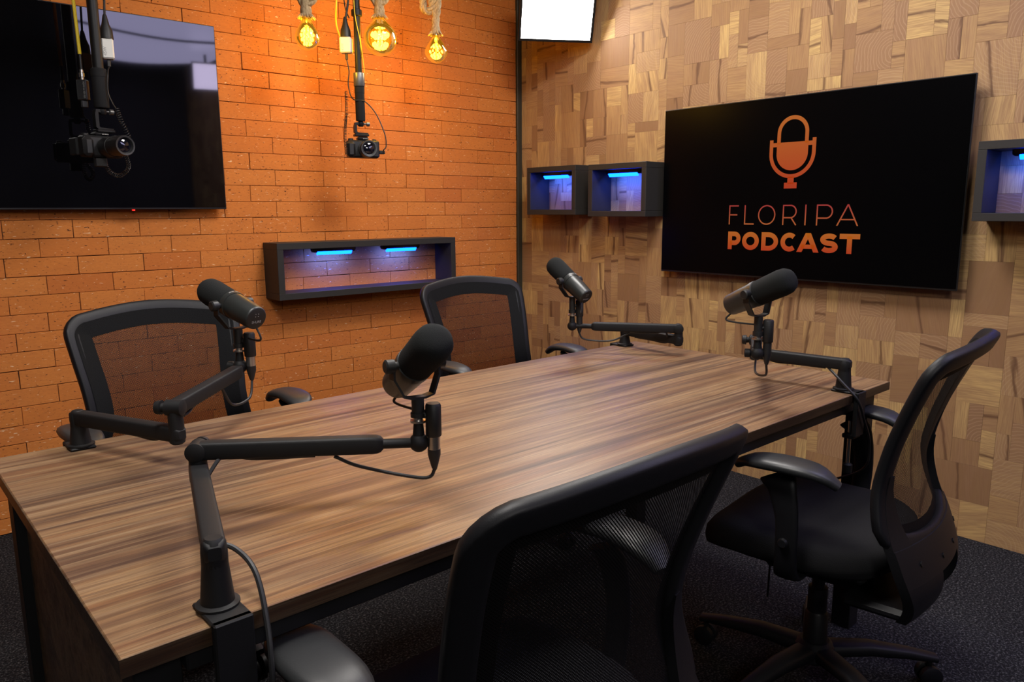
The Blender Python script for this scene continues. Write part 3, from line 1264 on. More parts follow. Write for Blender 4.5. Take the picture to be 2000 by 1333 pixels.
pendant('small diamond filament bulb on a knotted rope, nearest the wooden wall', b3,
        [(0.056, 0.012), (0.048, 0.015), (0.020, 0.033), (-0.002, 0.0455), (-0.010, 0.0465), (-0.022, 0.043), (-0.038, 0.031), (-0.048, 0.018), (-0.053, 0.003)], 0.050,
        [(rl([(0.0, -0.012), (0.004, 0.03), (0.012, 0.08), (0.02, 0.16), (0.012, 0.3), (0, 0.5), (0, up_to_ceiling(b3[2], 0.106))]), 0.0165),
         (rl([(0.016, 0.27), (-0.020, 0.20), (-0.050, 0.13), (-0.056, 0.075), (-0.032, 0.055), (-0.008, 0.085), (0.006, 0.15), (0.02, 0.24)]), 0.0175),
         (rl([(-0.03, 0.20), (-0.022, 0.12), (-0.010, 0.06), (0.002, 0.03)]), 0.014)],
        [(0.040, 0.010, 6, 0.0035), (0.014, 0.022, 9, 0.0045), (-0.008, 0.026, 8, 0.0035), (-0.024, 0.020, 8, 0.0042), (-0.036, 0.013, 6, 0.0045)], W_BULB * 0.7, 1.17, 0.88)


# ================================================================== table
TX0, TX1, TY0, TY1, TZ = -2.8955, -0.884, -2.526, -1.605, 0.75
tb = thing('meeting_table', 'long walnut-laminate meeting table with black steel frame', 'table', ((TX0 + TX1) / 2, (TY0 + TY1) / 2, 0))
tc = V((TX0 + TX1) / 2, (TY0 + TY1) / 2, 0)


def tbox(name, lo, hi, mat, c=0.0):
    return MB().box(V(*lo) - tc, V(*hi) - tc, c).build(name, mat, tb, False)


tbox('tabletop', (TX0, TY0, TZ - 0.024), (TX1, TY1, TZ), M['table'], 0.0015)
eb = 0.0012
tbox('edge_band', (TX0 - eb, TY0 - eb, TZ - 0.0235), (TX1 + eb, TY0, TZ - 0.001), M['table_edge'])
tbox('edge_band', (TX0 - eb, TY1, TZ - 0.0235), (TX1 + eb, TY1 + eb, TZ - 0.001), M['table_edge'])
tbox('edge_band', (TX0 - eb, TY0, TZ - 0.0235), (TX0, TY1, TZ - 0.001), M['table_edge'])
tbox('edge_band', (TX1, TY0, TZ - 0.0235), (TX1 + eb, TY1, TZ - 0.001), M['table_edge'])
LW = 0.055
for x in (TX0 + 0.018, TX1 - 0.018 - LW):
    for y in (TY0 + 0.03, TY1 - 0.03 - LW):
        tbox('leg', (x, y, 0.0), (x + LW, y + LW, TZ - 0.024), M['steel'], 0.002)
    tbox('end_rail', (x, TY0 + 0.03 + LW, TZ - 0.074), (x + LW, TY1 - 0.03 - LW, TZ - 0.024), M['steel'], 0.002)
    xi = x + LW / 2
    if x < -2:
        tbox('end_panel', (xi - 0.009, TY0 + 0.03 + LW, 0.12), (xi + 0.009, TY1 - 0.03 - LW, TZ - 0.074), M['panel_wood'], 0.001)
for y in (TY0 + 0.012, TY1 - 0.012 - LW):
    tbox('long_rail', (TX0 + 0.018 + LW, y, TZ - 0.054), (TX1 - 0.018 - LW, y + LW, TZ - 0.024), M['steel'], 0.002)


# ================================================================== microphone arms and microphones
def bar(p0, p1, up, wd, ht, n0=0.35, n1=0.35):
    """rounded channel from p0 to p1 with shrinking rounded ends"""
    p0, p1 = V(*p0), V(*p1)
    d = unit(p1 - p0)
    S = oval(wd / 2, ht / 2, 20, 5.5)
    pts, secs = [], []
    for t, k in ((0, 0.55), (0.004, 0.82), (0.010, 0.96), (0.018, 1.0)):
        pts.append(p0 + d * t)
        secs.append([(a * k, b * k) for a, b in S])
    for t, k in ((0.018, 1.0), (0.010, 0.96), (0.004, 0.82), (0, 0.55)):
        pts.append(p1 - d * t)
        secs.append([(a * k, b * k) for a, b in S])
    return MB().sweep(pts, [up] * len(pts), secs)


def mic_arm(label, base, z1, elbow, z2, tip, post, side, cable_pts, knob=True, clamp_dir=-1):
    """low-profile arm: clamp + riser at base, lower arm to elbow, upper arm to tip, ball joint at post"""
    bx_, by_ = base
    t = thing('boom_stand', label, 'microphone stand', (bx_, by_, TZ), group='low black microphone stands clamped to the table')
    O = V(bx_, by_, TZ)
    B = V(bx_, by_, z1)
    Eb = V(elbow[0], elbow[1], z1)
    Et = V(elbow[0], elbow[1], z2)
    T = V(*tip)
    Pp = V(*post)
    up = V(0, 0, 1)
    ey = TY0 if clamp_dir < 0 else TY1
    # clamp round the table edge
    cl = MB()
    lo_y, hi_y = (ey - 0.014, by_ + 0.024) if clamp_dir < 0 else (by_ - 0.024, ey + 0.014)
    cl.box((bx_ - 0.024, lo_y, TZ + 0.0005), (bx_ + 0.024, hi_y, TZ + 0.006), 0.002)
    if clamp_dir < 0:
        cl.box((bx_ - 0.024, ey - 0.016, TZ - 0.115), (bx_ + 0.024, ey - 0.004, TZ + 0.006), 0.002)
        cl.box((bx_ - 0.021, ey - 0.010, TZ - 0.122), (bx_ + 0.021, ey + 0.022, TZ - 0.110), 0.002)
    else:
        cl.box((bx_ - 0.024, ey + 0.004, TZ - 0.115), (bx_ + 0.024, ey + 0.016, TZ + 0.006), 0.002)
        cl.box((bx_ - 0.021, ey - 0.022, TZ - 0.122), (bx_ + 0.021, ey + 0.010, TZ - 0.110), 0.002)
    cl.build('clamp', M['arm'], t, False, O)
    sy = ey + (0.010 if clamp_dir < 0 else -0.010)
    MB().cone((bx_, sy, TZ - 0.20), (bx_, sy, TZ - 0.077), 0.005, n=12).build('clamp_screw', M['chrome'], t, True, O)
    MB().lathe((bx_, sy, TZ - 0.225), (0, 0, 0.03), [(0, 0.008), (0.15, 0.013), (0.85, 0.013), (1, 0.008)], 10).build('clamp_knob', M['arm'], t, True, O)
    # riser
    d1 = unit(Eb - B)
    MB().lathe((bx_, by_, TZ + 0.006), (0, 0, 1), [(0, 0.0265), (0.003, 0.0265), (0.005, 0.0205), (z1 - TZ - 0.025, 0.0160), (z1 - TZ - 0.005, 0.0155)], 26).build('riser', M['arm'], t, True, O)
    MB().lathe((bx_, by_, z1 - 0.024), (0, 0, 1), [(0, 0.0145), (0.003, 0.0160), (0.022, 0.0160), (0.034, 0.0150), (0.040, 0.010)], 22).build('swivel_joint', M['arm'], t, True, O)
    bar(B - d1 * 0.016, Eb + d1 * 0.015, up, 0.029, 0.030).build('lower_arm', M['arm'], t, True, O)
    MB().lathe(tuple(Eb + V(0, 0, -0.020)), (0, 0, 1), [(0, 0.010), (0.004, 0.0145), (0.020, 0.0150), (z2 - z1, 0.0140), (z2 - z1 + 0.022, 0.0140), (z2 - z1 + 0.028, 0.010)], 22).build('elbow_joint', M['arm'], t, True, O)
    d2 = unit(T - Et)
    s2 = unit(np.cross(d2, up))
    MB().lathe(tuple(Et - s2 * 0.018), tuple(s2 * 0.036), [(0, 0.010), (0.06, 0.0155), (0.94, 0.0155), (1, 0.010)], 22).build('tilt_joint', M['arm'], t, True, O)
    if knob:
        MB().lathe(tuple(Et + s2 * 0.018 * side), tuple(s2 * 0.020 * side), [(0, 0.008), (0.35, 0.009), (0.4, 0.014), (0.9, 0.013), (1, 0.010)], 14).build('tilt_knob', M['arm'], t, True, O)
    bar(Et - d2 * 0.012, T - d2 * 0.030, unit(np.cross(s2, d2)), 0.027, 0.029).build('upper_arm', M['arm'], t, True, O)
    MB().tube([T - d2 * 0.034, Pp - unit(Pp - T + d2 * 1e-4) * 0.004], 0.0085, 12).build('neck', M['arm'], t, True, O)
    bj = MB()
    bj.sphere(tuple(Pp), 0.0165, 16)
    bj.lathe(tuple(Pp), (0, 0, 0.034), [(0, 0.011), (0.7, 0.009), (1, 0.008)], 16)
    bj.build('ball_joint', M['arm'], t, True, O)
    MB().lathe(tuple(Pp + s2 * side * 0.012), tuple(s2 * side * 0.018), [(0, 0.006), (0.3, 0.011), (0.9, 0.011), (1, 0.007)], 10).build('ball_knob', M['arm'], t, True, O)
    MB().lathe(tuple(Pp + V(0, 0, 0.030)), (0, 0, 0.014), [(0, 0.0075), (0.35, 0.0075), (0.36, 0.0135), (0.62, 0.0135), (0.63, 0.008), (1, 0.008)], 16).build('threaded_stud', M['chrome'], t, True, O)
    # cable run
    MB().tube(spline(cable_pts, 8), 0.0033, 8).build('cable', M['rubber'], t, True, O)
    return t


def microphone(label, post, ctr, axis, block_off, loop):
    """side-address broadcast mic: axis points from the rear cap to the foam end; ctr = yoke pivot"""
    P0, Cc, ax = V(*post), V(*ctr), unit(axis)
    t = thing('microphone', label, 'microphone', tuple(P0 + V(0, 0, 0.044)), group='black broadcast microphones with foam covers')
    O = P0 + V(0, 0, 0.044)
    sx = unit(np.cross(ax, V(0, 0, 1)))            # sideways
    # foam
    MB().lathe(tuple(Cc + ax * 0.004), tuple(ax), [(0, 0.0285), (0.002, 0.0305), (0.010, 0.031), (0.070, 0.0325), (0.086, 0.031), (0.096, 0.026), (0.102, 0.018), (0.104, 0.008)], 32).build('foam_windscreen', M['foam'], t, True, O)
    MB().lathe(tuple(Cc - ax * 0.012), tuple(ax), [(0, 0.0290), (0.001, 0.0315), (0.015, 0.0315), (0.017, 0.029)], 32).build('collar', M['mic'], t, True, O)
    MB().lathe(tuple(Cc - ax * 0.094), tuple(ax), [(0, 0.0245), (0.0015, 0.0262), (0.004, 0.0268), (0.050, 0.0292), (0.070, 0.0300), (0.083, 0.0300)], 32).build('body', M['mic'], t, True, O)
    MB().lathe(tuple(Cc - ax * 0.0955), tuple(ax), [(0, 0.0225), (0.0012, 0.0245), (0.003, 0.0245)], 32).build('end_cap', M['mic_cap'], t, True, O)
    # lettering on the end cap
    uc = unit(np.cross(sx, ax))
    if uc[2] < 0:
        uc = -uc
    cc = Cc - ax * 0.0958
    xr = np.cross(uc, -ax)
    text_mesh('lettering', 'SHURE', 0.0082, M['print'], t, frame_matrix(tuple(cc - uc * 0.0085 - O), xr, uc))
    dots = MB()
    for a in (-0.0035, 0.0035):
        for b in (0.0045, 0.0105):
            dots.lathe(tuple(cc + xr * a + uc * b - ax * -0.0003), tuple(-ax * 0.0006), [(0, 0.0011), (1, 0.0011)], 8)
    dots.build('switch_slots', M['print'], t, True, O)
    # printed ring on the collar
    rg = MB()
    for th in (62, 76, 96, 108):
        c_, s_ = math.cos(math.radians(th)), math.sin(math.radians(th))
        dd = sx * c_ + uc * s_
        tt = -sx * s_ + uc * c_
        rg.obox(Cc - ax * 0.003 + dd * 0.0315, (0.0028, 0.0014, 0.0004), (tt, ax, dd))
    rg.build('collar_print', M['print'], t, False, O)
    # yoke
    hy = 0.040
    Y0 = V(P0[0], P0[1], Cc[2] - 0.056)
    yk = [Cc + sx * hy, Cc + sx * hy - V(0, 0, 0.022), Y0 + sx * 0.026 + V(0, 0, 0.004), Y0 + sx * 0.012, Y0 - sx * 0.012, Y0 - sx * 0.026 + V(0, 0, 0.004), Cc - sx * hy - V(0, 0, 0.022), Cc - sx * hy]
    hfw = unit(V(ax[0], ax[1], 0))
    nr = [sx, sx, unit(sx - V(0, 0, 0.8)), V(0, 0, -1), V(0, 0, -1), unit(-sx - V(0, 0, 0.8)), -sx, -sx]
    MB().sweep(yk, nr, [(-0.009, -0.0018), (0.009, -0.0018), (0.009, 0.0018), (-0.009, 0.0018)]).build('yoke', M['mic_cap'], t, False, O)
    for sg in (-1, 1):
        MB().lathe(tuple(Cc + sx * sg * 0.029), tuple(sx * sg * 0.024), [(0, 0.007), (0.35, 0.007), (0.36, 0.012), (0.90, 0.012), (1, 0.009)], 16).build('yoke_knob', M['mic_cap'], t, True, O)
    MB().lathe(tuple(O), tuple(Y0 - O), [(0, 0.0125), (0.22, 0.0125), (0.23, 0.0105), (1, 0.0105)], 18).build('stand_post', M['mic_cap'], t, True, O)
    # XLR connector block beside the post
    XB = V(P0[0], P0[1], 0) + V(*block_off)
    zt = Y0[2] - 0.010
    zb = zt - 0.056
    MB().lathe((XB[0], XB[1], zb), (0, 0, 1), [(0, 0.0120), (0.002, 0.0132), (0.052, 0.0132), (0.056, 0.0110)], 18).build('connector_block', M['mic_cap'], t, True, O)
    MB().tube([(P0[0], P0[1], zt - 0.02), (XB[0], XB[1], zt - 0.02)], 0.006, 8).build('connector_bracket', M['mic_cap'], t, True, O)
    MB().tube(spline([tuple(p) for p in loop] + [(XB[0], XB[1], zt - 0.008)], 8), 0.0024, 8).build('lead', M['rubber'], t, True, O)
    return XB, zb


def plug(label, XB, zb, tail, silver=True):
    """cable plug pushed into the connector block from below"""
    t = thing('cable_plug', label, 'cable plug', (XB[0], XB[1], zb), group='XLR plugs under the microphones')
    MB().lathe((0, 0, -0.022), (0, 0, 0.022), [(0, 0.0105), (1, 0.0105)], 18).build('shell', M['chrome'] if silver else M['mic_cap'], t)
    MB().lathe((0, 0, -0.056), (0, 0, 0.034), [(0, 0.0045), (0.2, 0.0065), (0.7, 0.0108), (1, 0.0108)], 18).build('boot', M['rubber'], t)
    MB().tube(spline([(0, 0, -0.052)] + [tuple(V(*p) - V(XB[0], XB[1], zb)) for p in tail], 8), 0.0030, 8).build('lead', M['rubber'], t)


RVo = RV * 0.025


def mic_set(key, lab_arm, lab_mic, lab_plug, base, z1, elbow, z2, tip, post, side, ctr, axis, cdir, silver, lead_loop, tail_rel, cable_extra):
    post = V(*post)
    ctr = V(*ctr)
    ax = unit(axis)
    d2 = unit(V(*tip) - V(elbow[0], elbow[1], z2))
    d1 = unit(V(elbow[0], elbow[1], z1) - V(base[0], base[1], z1))
    Eb = V(elbow[0], elbow[1], z1)
    T = V(*tip)
    cab = cable_extra(T, d2, Eb, d1, V(base[0], base[1], z1))
    mic_arm(lab_arm, base, z1, elbow, z2, tip, tuple(post), side, cab, True, cdir)
    XB, zb = microphone(lab_mic, tuple(post), tuple(ctr), axis, RVo, lead_loop(ctr, ax, post))
    plug(lab_plug, XB, zb, tail_rel(XB, zb, T, d2), silver)


def lead_default(drop, sidek):
    def fn(ctr, ax, post):
        sx = unit(np.cross(ax, V(0, 0, 1)))
        r = ctr - ax * 0.080
        return [r - V(0, 0, 0.022) + sx * sidek * 0.01, r - V(0, 0, 0.022 + drop * 0.6) - ax * 0.008 + sx * sidek * 0.02, V(post[0], post[1], ctr[2] - 0.072) + RV * 0.012 - ax * 0.02]
    return fn


def tail_default(drop=0.03, along=0.10):
    def fn(XB, zb, T, d2):
        return [(XB[0], XB[1], zb - 0.058), tuple(V(XB[0], XB[1], zb - 0.058 - drop * 0.7) - d2 * 0.02), tuple(T - d2 * along * 0.6 - V(0, 0, 0.018 + drop)), tuple(T - d2 * along - V(0, 0, 0.018))]
    return fn


def cable_default(dz=0.0, out=0.03):
    def fn(T, d2, Eb, d1, B):
        s = V(*[-d1[1], d1[0], 0])
        E2 = Eb + V(0, 0, 0.02)
        return [T - d2 * 0.14 - V(0, 0, 0.0155), T - d2 * 0.24 - V(0, 0, 0.0165), E2 + d2 * 0.05 - V(0, 0, 0.002) + V(0, 0, 0.01), E2 - d1 * 0.012 + d2 * out, Eb - d1 * 0.05 - V(0, 0, 0.0155), Eb - d1 * 0.12 - V(0, 0, 0.016), B + d1 * 0.05 - V(0, 0, 0.016)]
    return fn


mic_set('A', 'folded black microphone arm at the table corner below the dark television', 'black microphone with its end cap facing the viewer, before the brick wall', 'plug under the microphone before the brick wall',
        (-2.740, -1.643), 0.815, (-2.627, -1.905), 0.867, (-2.398, -1.683, 0.879), (-2.405, -1.676, 0.882), -1,
        (-2.412, -1.668, 1.027), (-0.2, 0.94, 0.276), 1, True, lead_default(0.05, 0.6), tail_default(0.05, 0.12), cable_default(0, 0.03))
mic_set('B', 'black microphone arm at the far table corner next to the wooden wall', 'black microphone in front of the wooden wall left of the lit television', 'plug under the microphone left of the lit television',
        (-0.985, -1.640), 0.804, (-1.002, -1.885), 0.842, (-1.205, -1.637, 0.845), (-1.229, -1.611, 0.845), 1,
        (-1.236, -1.604, 1.000), (0.03, 0.848, 0.53), 1, False, lead_default(0.06, -0.8), tail_default(0.03, 0.16), cable_default(0, 0.03))
mic_set('C', 'black microphone arm clamped at the right end of the table', 'black microphone overlapping the lower edge of the lit television', 'plug under the microphone overlapping the lit television',
        (-1.091, -2.490), 0.824, (-1.122, -2.241), 0.862, (-1.385, -2.400, 0.880), (-1.397, -2.407, 0.882), 1,
        (-1.400, -2.404, 1.032), (-0.159, -0.9, 0.407), -1, False, lead_default(0.03, 0.8), tail_default(0.04, 0.10), cable_default(0, 0.03))
mic_set('D', 'black microphone arm reaching across the near left end of the table', 'nearest and largest black microphone with foam end towards the viewer', 'plug with silver ring under the nearest microphone',
        (-2.773, -2.490), 0.828, (-2.684, -2.186), 0.862, (-2.414, -2.362, 0.857), (-2.390, -2.377, 0.857), -1,
        (-2.392, -2.375, 0.990), (-0.147, -0.835, 0.53), -1, True, lead_default(0.02, 0.3), tail_default(0.02, 0.11), cable_default(0, 0.03))

# loose cables hanging from the two near clamps
tag(MB().tube(spline([(-2.7585, -2.440, 0.817), (-2.735, -2.460, 0.806), (-2.728, -2.502, 0.787), (-2.733, -2.540, 0.738), (-2.7395, -2.562, 0.67), (-2.740, -2.566, 0.5), (-2.738, -2.56, 0.25), (-2.73, -2.53, 0.02)], 8), 0.0036, 8).build('hanging_cable', M['rubber'], None, True, (-2.70, -2.55, 0.02)),
    'black cable hanging over the table edge beside the nearest clamp', 'cable', 'cables hanging from the microphone arms')
tag(MB().tube(spline([(-1.096, -2.44, 0.815), (-1.112, -2.47, 0.800), (-1.125, -2.505, 0.778), (-1.122, -2.544, 0.740), (-1.085, -2.549, 0.68), (-1.030, -2.545, 0.60), (-1.017, -2.525, 0.52), (-1.012, -2.40, 0.44), (-1.00, -2.30, 0.34), (-0.995, -2.26, 0.18), (-0.99, -2.25, 0.02)], 8), 0.0034, 8).build('hanging_cable', M['rubber'], None, True, (-1.12, -2.5, 0.02)),
    'black cable hanging over the right end of the table', 'cable', 'cables hanging from the microphone arms')


# ================================================================== mesh office chairs (front = +y)
def interp(z, pts):
    zs = [p[0] for p in pts]
    if z <= zs[0]:
        return pts[0][1]
    if z >= zs[-1]:
        return pts[-1][1]
    n = len(pts)
    for i in range(n - 1):
        if zs[i] <= z <= zs[i + 1]:
            h = zs[i + 1] - zs[i]
            t = (z - zs[i]) / h

            def sl(k):
                a, b = max(k - 1, 0), min(k + 1, n - 1)
                return (pts[b][1] - pts[a][1]) / (zs[b] - zs[a])
            m0, m1 = sl(i) * h, sl(i + 1) * h
            return (2 * t ** 3 - 3 * t * t + 1) * pts[i][1] + (t ** 3 - 2 * t * t + t) * m0 + (-2 * t ** 3 + 3 * t * t) * pts[i + 1][1] + (t ** 3 - t * t) * m1


YPROF = [(0.28, -0.190), (0.33, -0.250), (0.40, -0.280), (0.48, -0.262), (0.56, -0.228), (0.64, -0.212), (0.72, -0.226), (0.80, -0.254), (0.88, -0.288), (0.96, -0.325)]
WPROF = [(0.28, 0.135), (0.34, 0.175), (0.42, 0.222), (0.50, 0.234), (0.58, 0.222), (0.66, 0.208), (0.74, 0.212), (0.82, 0.222), (0.90, 0.230), (0.96, 0.230)]


def bp(x, z, off=0.0):
    """point on the curved back surface; off > 0 moves towards the sitter"""
    return V(x, interp(z, YPROF) + 0.75 * x * x + off, z)


def bn(x, z):
    a = bp(x + 0.004, z) - bp(x - 0.004, z)
    b = bp(x, z + 0.004) - bp(x, z - 0.004)
    return unit(np.cross(b, a))      # towards +y


ZTOP = 0.930


def outline(n=10):
    """closed loop of (x, z): mesh window frame centre-line"""
    pts = []
    rc = 0.042
    zb, zt = 0.50, ZTOP
    # left side going up
    L = []
    for i in range(18):
        z = zb + 0.06 + (zt - rc - zb - 0.06) * i / 17
        L.append((-interp(z, WPROF), z))
    wt = interp(zt, WPROF)
    cor = [(-wt + rc - rc * math.cos(a), zt - rc + rc * math.sin(a)) for a in [PI / 2 * k / 6 for k in range(1, 7)]]
    top = [(-wt + rc + (2 * wt - 2 * rc) * i / 14, zt + 0.018 * math.sin(PI * i / 14)) for i in range(1, 14)]
    cor2 = [(-x, z) for x, z in cor[::-1]]
    Rr = [(-x, z) for x, z in L[::-1]]
    wb = interp(zb + 0.06, WPROF)
    bot = [(wb * math.cos(PI * i / 14) ** 1 if i != 7 else 0.0, zb + 0.06 - 0.06 * math.sin(PI * i / 14) ** 0.7) for i in range(1, 14)]
    return L + cor + top + cor2 + Rr + bot


def make_chair(label):
    t = thing('office_chair', label, 'chair', (0, 0, 0), 0, 'black mesh-back office chairs round the table')
    loop = outline()
    pts = [bp(x, z) for x, z in loop]
    nr = [bn(x, z) for x, z in loop]
    MB().sweep(pts, nr, oval(0.0215, 0.0120, 14, 4.0), closed=True).build('back_frame', M['plastic'], t, True, angle=60)

    def halfw(z):
        c = [abs(x) for x, zz in loop if abs(zz - z) < 0.02]
        # exact half width from the loop, right-hand side
        best = 0.0
        for (x0, z0), (x1, z1) in zip(loop, loop[1:] + loop[:1]):
            if (z0 - z) * (z1 - z) <= 0 and abs(z1 - z0) > 1e-9:
                best = max(best, abs(x0 + (x1 - x0) * (z - z0) / (z1 - z0)))
        return best
    # net panel
    net = MB()
    rows, uvs = [], []
    zs = [0.503 + (ZTOP + 0.012 - 0.503) * i / 30 for i in range(31)]
    s = 0.0
    prev = None
    for z in zs:
        hw = max(halfw(z) - 0.002, 0.02)
        row = []
        c0 = bp(0, z)
        if prev is not None:
            s += np.linalg.norm(c0 - prev)
        prev = c0
        for j in range(19):
            x = hw * (-1 + 2 * j / 18)
            row.append(bp(x, z, 0.004))
            uvs.append((x, s))
        rows.append(row)
    net.grid(rows)
    net.uv = uvs
    net.build('net_panel', M['net'], t, True)
    # denser woven border just inside the frame
    bd = MB()
    bv, bu = [], []
    n = len(loop)
    cxz = np.array(loop)
    ctr = V(0, 0.72)
    inner = []
    for i, (x, z) in enumerate(loop):
        a, b = np.array(loop[i - 1]), np.array(loop[(i + 1) % n])
        d = unit(b - a)
        nn = np.array([d[1], -d[0]])
        wd = 0.050 if z > 0.55 else 0.036
        inner.append((x + nn[0] * wd, z + nn[1] * wd))
    for (x, z), (xi, zi) in zip(loop, inner):
        bv += [bp(x * 0.985, 0.72 + (z - 0.72) * 0.985 if z > 0.72 else z, 0.0150), bp(xi, zi, 0.0058)]
        bu += [(x, z), (xi, zi)]
    bd.add(bv, [(2 * i, 2 * ((i + 1) % n), 2 * ((i + 1) % n) + 1, 2 * i + 1) for i in range(n)])
    bd.uv = bu
    bd.build('net_border', M['net_tight'], t, True)
    # lower shell: full band below the window, then two side legs that leave an opening
    def shell(x0f, x1f, z0, z1, nz=10, nx=12, th=0.016, push=0.0):
        m = MB()
        fr, bk = [], []
        for i in range(nz + 1):
            z = z0 + (z1 - z0) * i / nz
            a, b = x0f(z), x1f(z)
            fr.append([bp(a + (b - a) * j / nx, z, 0.006 + push) for j in range(nx + 1)])
            bk.append([bp(a + (b - a) * j / nx, z, -th + push) for j in range(nx + 1)])
        m.grid(fr)
        m.grid(bk, flip=True)
        for i in range(nz):
            m.add([fr[i][0], fr[i + 1][0], bk[i + 1][0], bk[i][0]], [(3, 2, 1, 0)])
            m.add([fr[i][-1], fr[i + 1][-1], bk[i + 1][-1], bk[i][-1]], [(0, 1, 2, 3)])
        for j in range(nx):
            m.add([fr[0][j], fr[0][j + 1], bk[0][j + 1], bk[0][j]], [(3, 2, 1, 0)])
            m.add([fr[-1][j], fr[-1][j + 1], bk[-1][j + 1], bk[-1][j]], [(0, 1, 2, 3)])
        return m
    hwf = lambda z: interp(z, WPROF)
    shell(lambda z: -hwf(z), lambda z: hwf(z), 0.435, 0.515, 6, 20).build('lumbar_shell', M['plastic'], t, True)
    for sg in (-1, 1):
        shell(lambda z: sg * hwf(z) if sg < 0 else 0.075 + (0.42 - z) * 0.1, lambda z: -0.075 - (0.42 - z) * 0.1 if sg < 0 else hwf(z), 0.325, 0.436, 10, 8).build('shell_leg', M['plastic'], t, True)
        # side flank between the window frame and the shell
        shell(lambda z: sg * hwf(z) if sg < 0 else hwf(z) - 0.016 - 0.055 * ((0.67 - z) / 0.165) ** 1.3, lambda z: -hwf(z) + 0.016 + 0.055 * ((0.67 - z) / 0.165) ** 1.3 if sg < 0 else hwf(z), 0.505, 0.67, 10, 4, 0.014).build('shell_flank', M['plastic'], t, True)
    MB().box((-0.16, -0.245, 0.322), (0.16, -0.10, 0.350), 0.010).build('back_carrier', M['plastic'], t)
    for k, (x, z) in enumerate([(-0.16, 0.475), (-0.05, 0.462), (0.05, 0.462), (0.16, 0.475)]):
        p = bp(x, z, -0.0165)
        MB().lathe(tuple(p), tuple(-bn(x, z) * 0.002), [(0, 0.006), (1, 0.006)], 10).build('screw_cover', M['steel'], t)
    # lettering on the shell
    xt, zt = 0.150, 0.385
    q = bp(xt, zt, -0.0172)
    nn = -bn(xt, zt)
    ex = unit(bp(xt - 0.01, zt) - bp(xt + 0.01, zt))
    text_mesh('lettering', 'Flexform', 0.020, M['print_violet'], t, frame_matrix(tuple(q), -ex if (np.cross(-ex, V(0, 0, 1)) @ nn) > 0 else ex, V(0, 0, 1)), 0.0004)
    # seat
    st = MB()
    S = []
    prof = [(0.405, 0.80), (0.408, 0.93), (0.420, 0.985), (0.440, 1.0), (0.458, 0.985), (0.470, 0.93), (0.476, 0.80), (0.478, 0.5), (0.478, 0.02)]
    N = 40
    vs, fs = [], []
    for z, k in prof:
        for i in range(N):
            th = 2 * PI * i / N
            c_, s_ = math.cos(th), math.sin(th)
            x = 0.245 * k * math.copysign(abs(c_) ** (2 / 3.2), c_)
            y = 0.03 + 0.235 * k * math.copysign(abs(s_) ** (2 / 3.2), s_)
            fall = -0.05 * max(0, (y - 0.12) / 0.145) ** 2
            vs.append((x, y, z + fall + 0.012 * (x / 0.245) ** 2 * (1 if z > 0.44 else 0)))
    for k in range(len(prof) - 1):
        for i in range(N):
            j = (i + 1) % N
            fs.append((k * N + i, k * N + j, (k + 1) * N + j, (k + 1) * N + i))
    fs.append(tuple(range(N - 1, -1, -1)))
    fs.append(tuple((len(prof) - 1) * N + i for i in range(N)))
    st.add(vs, fs).build('seat', M['fabric'], t, True, angle=60)
    MB().box((-0.17, -0.15, 0.385), (0.17, 0.20, 0.404), 0.012).build('seat_pan', M['plastic'], t)
    MB().box((-0.09, -0.15, 0.325), (0.09, 0.12, 0.388), 0.015).build('tilt_mechanism', M['plastic'], t)
    MB().tube([(0.05, 0.02, 0.36), (0.20, 0.03, 0.36), (0.235, 0.03, 0.365)], [0.005, 0.005, 0.010], 8).build('lever', M['plastic'], t)
    # armrests
    for sg in (-1, 1):
        arm = MB()
        px = 0.285 * sg
        path = [(px - 0.012 * sg, 0.02, 0.648), (px, 0.005, 0.62), (px + 0.002 * sg, -0.01, 0.55), (px - 0.004 * sg, -0.01, 0.46), (px - 0.03 * sg, -0.005, 0.405), (px - 0.10 * sg, 0.0, 0.385), (px - 0.15 * sg, 0.0, 0.388)]
        P = spline(path, 6)
        wds = [0.085, 0.066, 0.052, 0.050, 0.058, 0.06, 0.05]
        secs = []
        for i in range(len(P)):
            f = i / (len(P) - 1) * (len(wds) - 1)
            k = min(int(f), len(wds) - 2)
            wv = wds[k] + (wds[k + 1] - wds[k]) * (f - k)
            secs.append(oval(0.0105, wv / 2, 12, 3))
        a = MB().sweep(P, [V(0, 1, 0)] * len(P), secs).build('armrest_support', M['plastic'], t, True, angle=60)
        MB().lathe((px + 0.012 * sg, -0.01, 0.50), (0.012 * sg, 0, 0), [(0, 0.010), (0.5, 0.012), (1, 0.009)], 14).build('height_button', M['plastic'], a)
        pth, secs, nrm = [], [], []
        for i in range(15):
            u = i / 14
            y = -0.112 + 0.222 * u
            bow = 0.016 * (1 - (2 * u - 1) ** 2)
            zz = 0.668 + 0.012 * math.sin(PI * u) - 0.020 * max(0, (0.25 - u) / 0.25) ** 2 - 0.014 * max(0, (u - 0.8) / 0.2) ** 2
            e = max(0.16, (1 - abs(2 * u - 1) ** 3.2)) ** 0.5
            pth.append((px + sg * bow - sg * 0.008, y, zz))
            secs.append(oval(0.044 * e, 0.0145 * (0.5 + 0.5 * e), 16, 2.6))
            nrm.append(V(0, 0, 1))
        MB().sweep(pth, nrm, secs).build('armrest_pad', M['pad'], t, True, angle=60)
    # column and base
    MB().lathe((0, 0, 0.10), (0, 0, 1), [(0, 0.030), (0.10, 0.028), (0.105, 0.024), (0.17, 0.024), (0.172, 0.016), (0.23, 0.016)], 20).build('gas_lift', M['plastic'], t)
    MB().lathe((0, 0, 0.072), (0, 0, 1), [(0, 0.045), (0.008, 0.052), (0.040, 0.050), (0.052, 0.036)], 24).build('hub', M['plastic'], t)
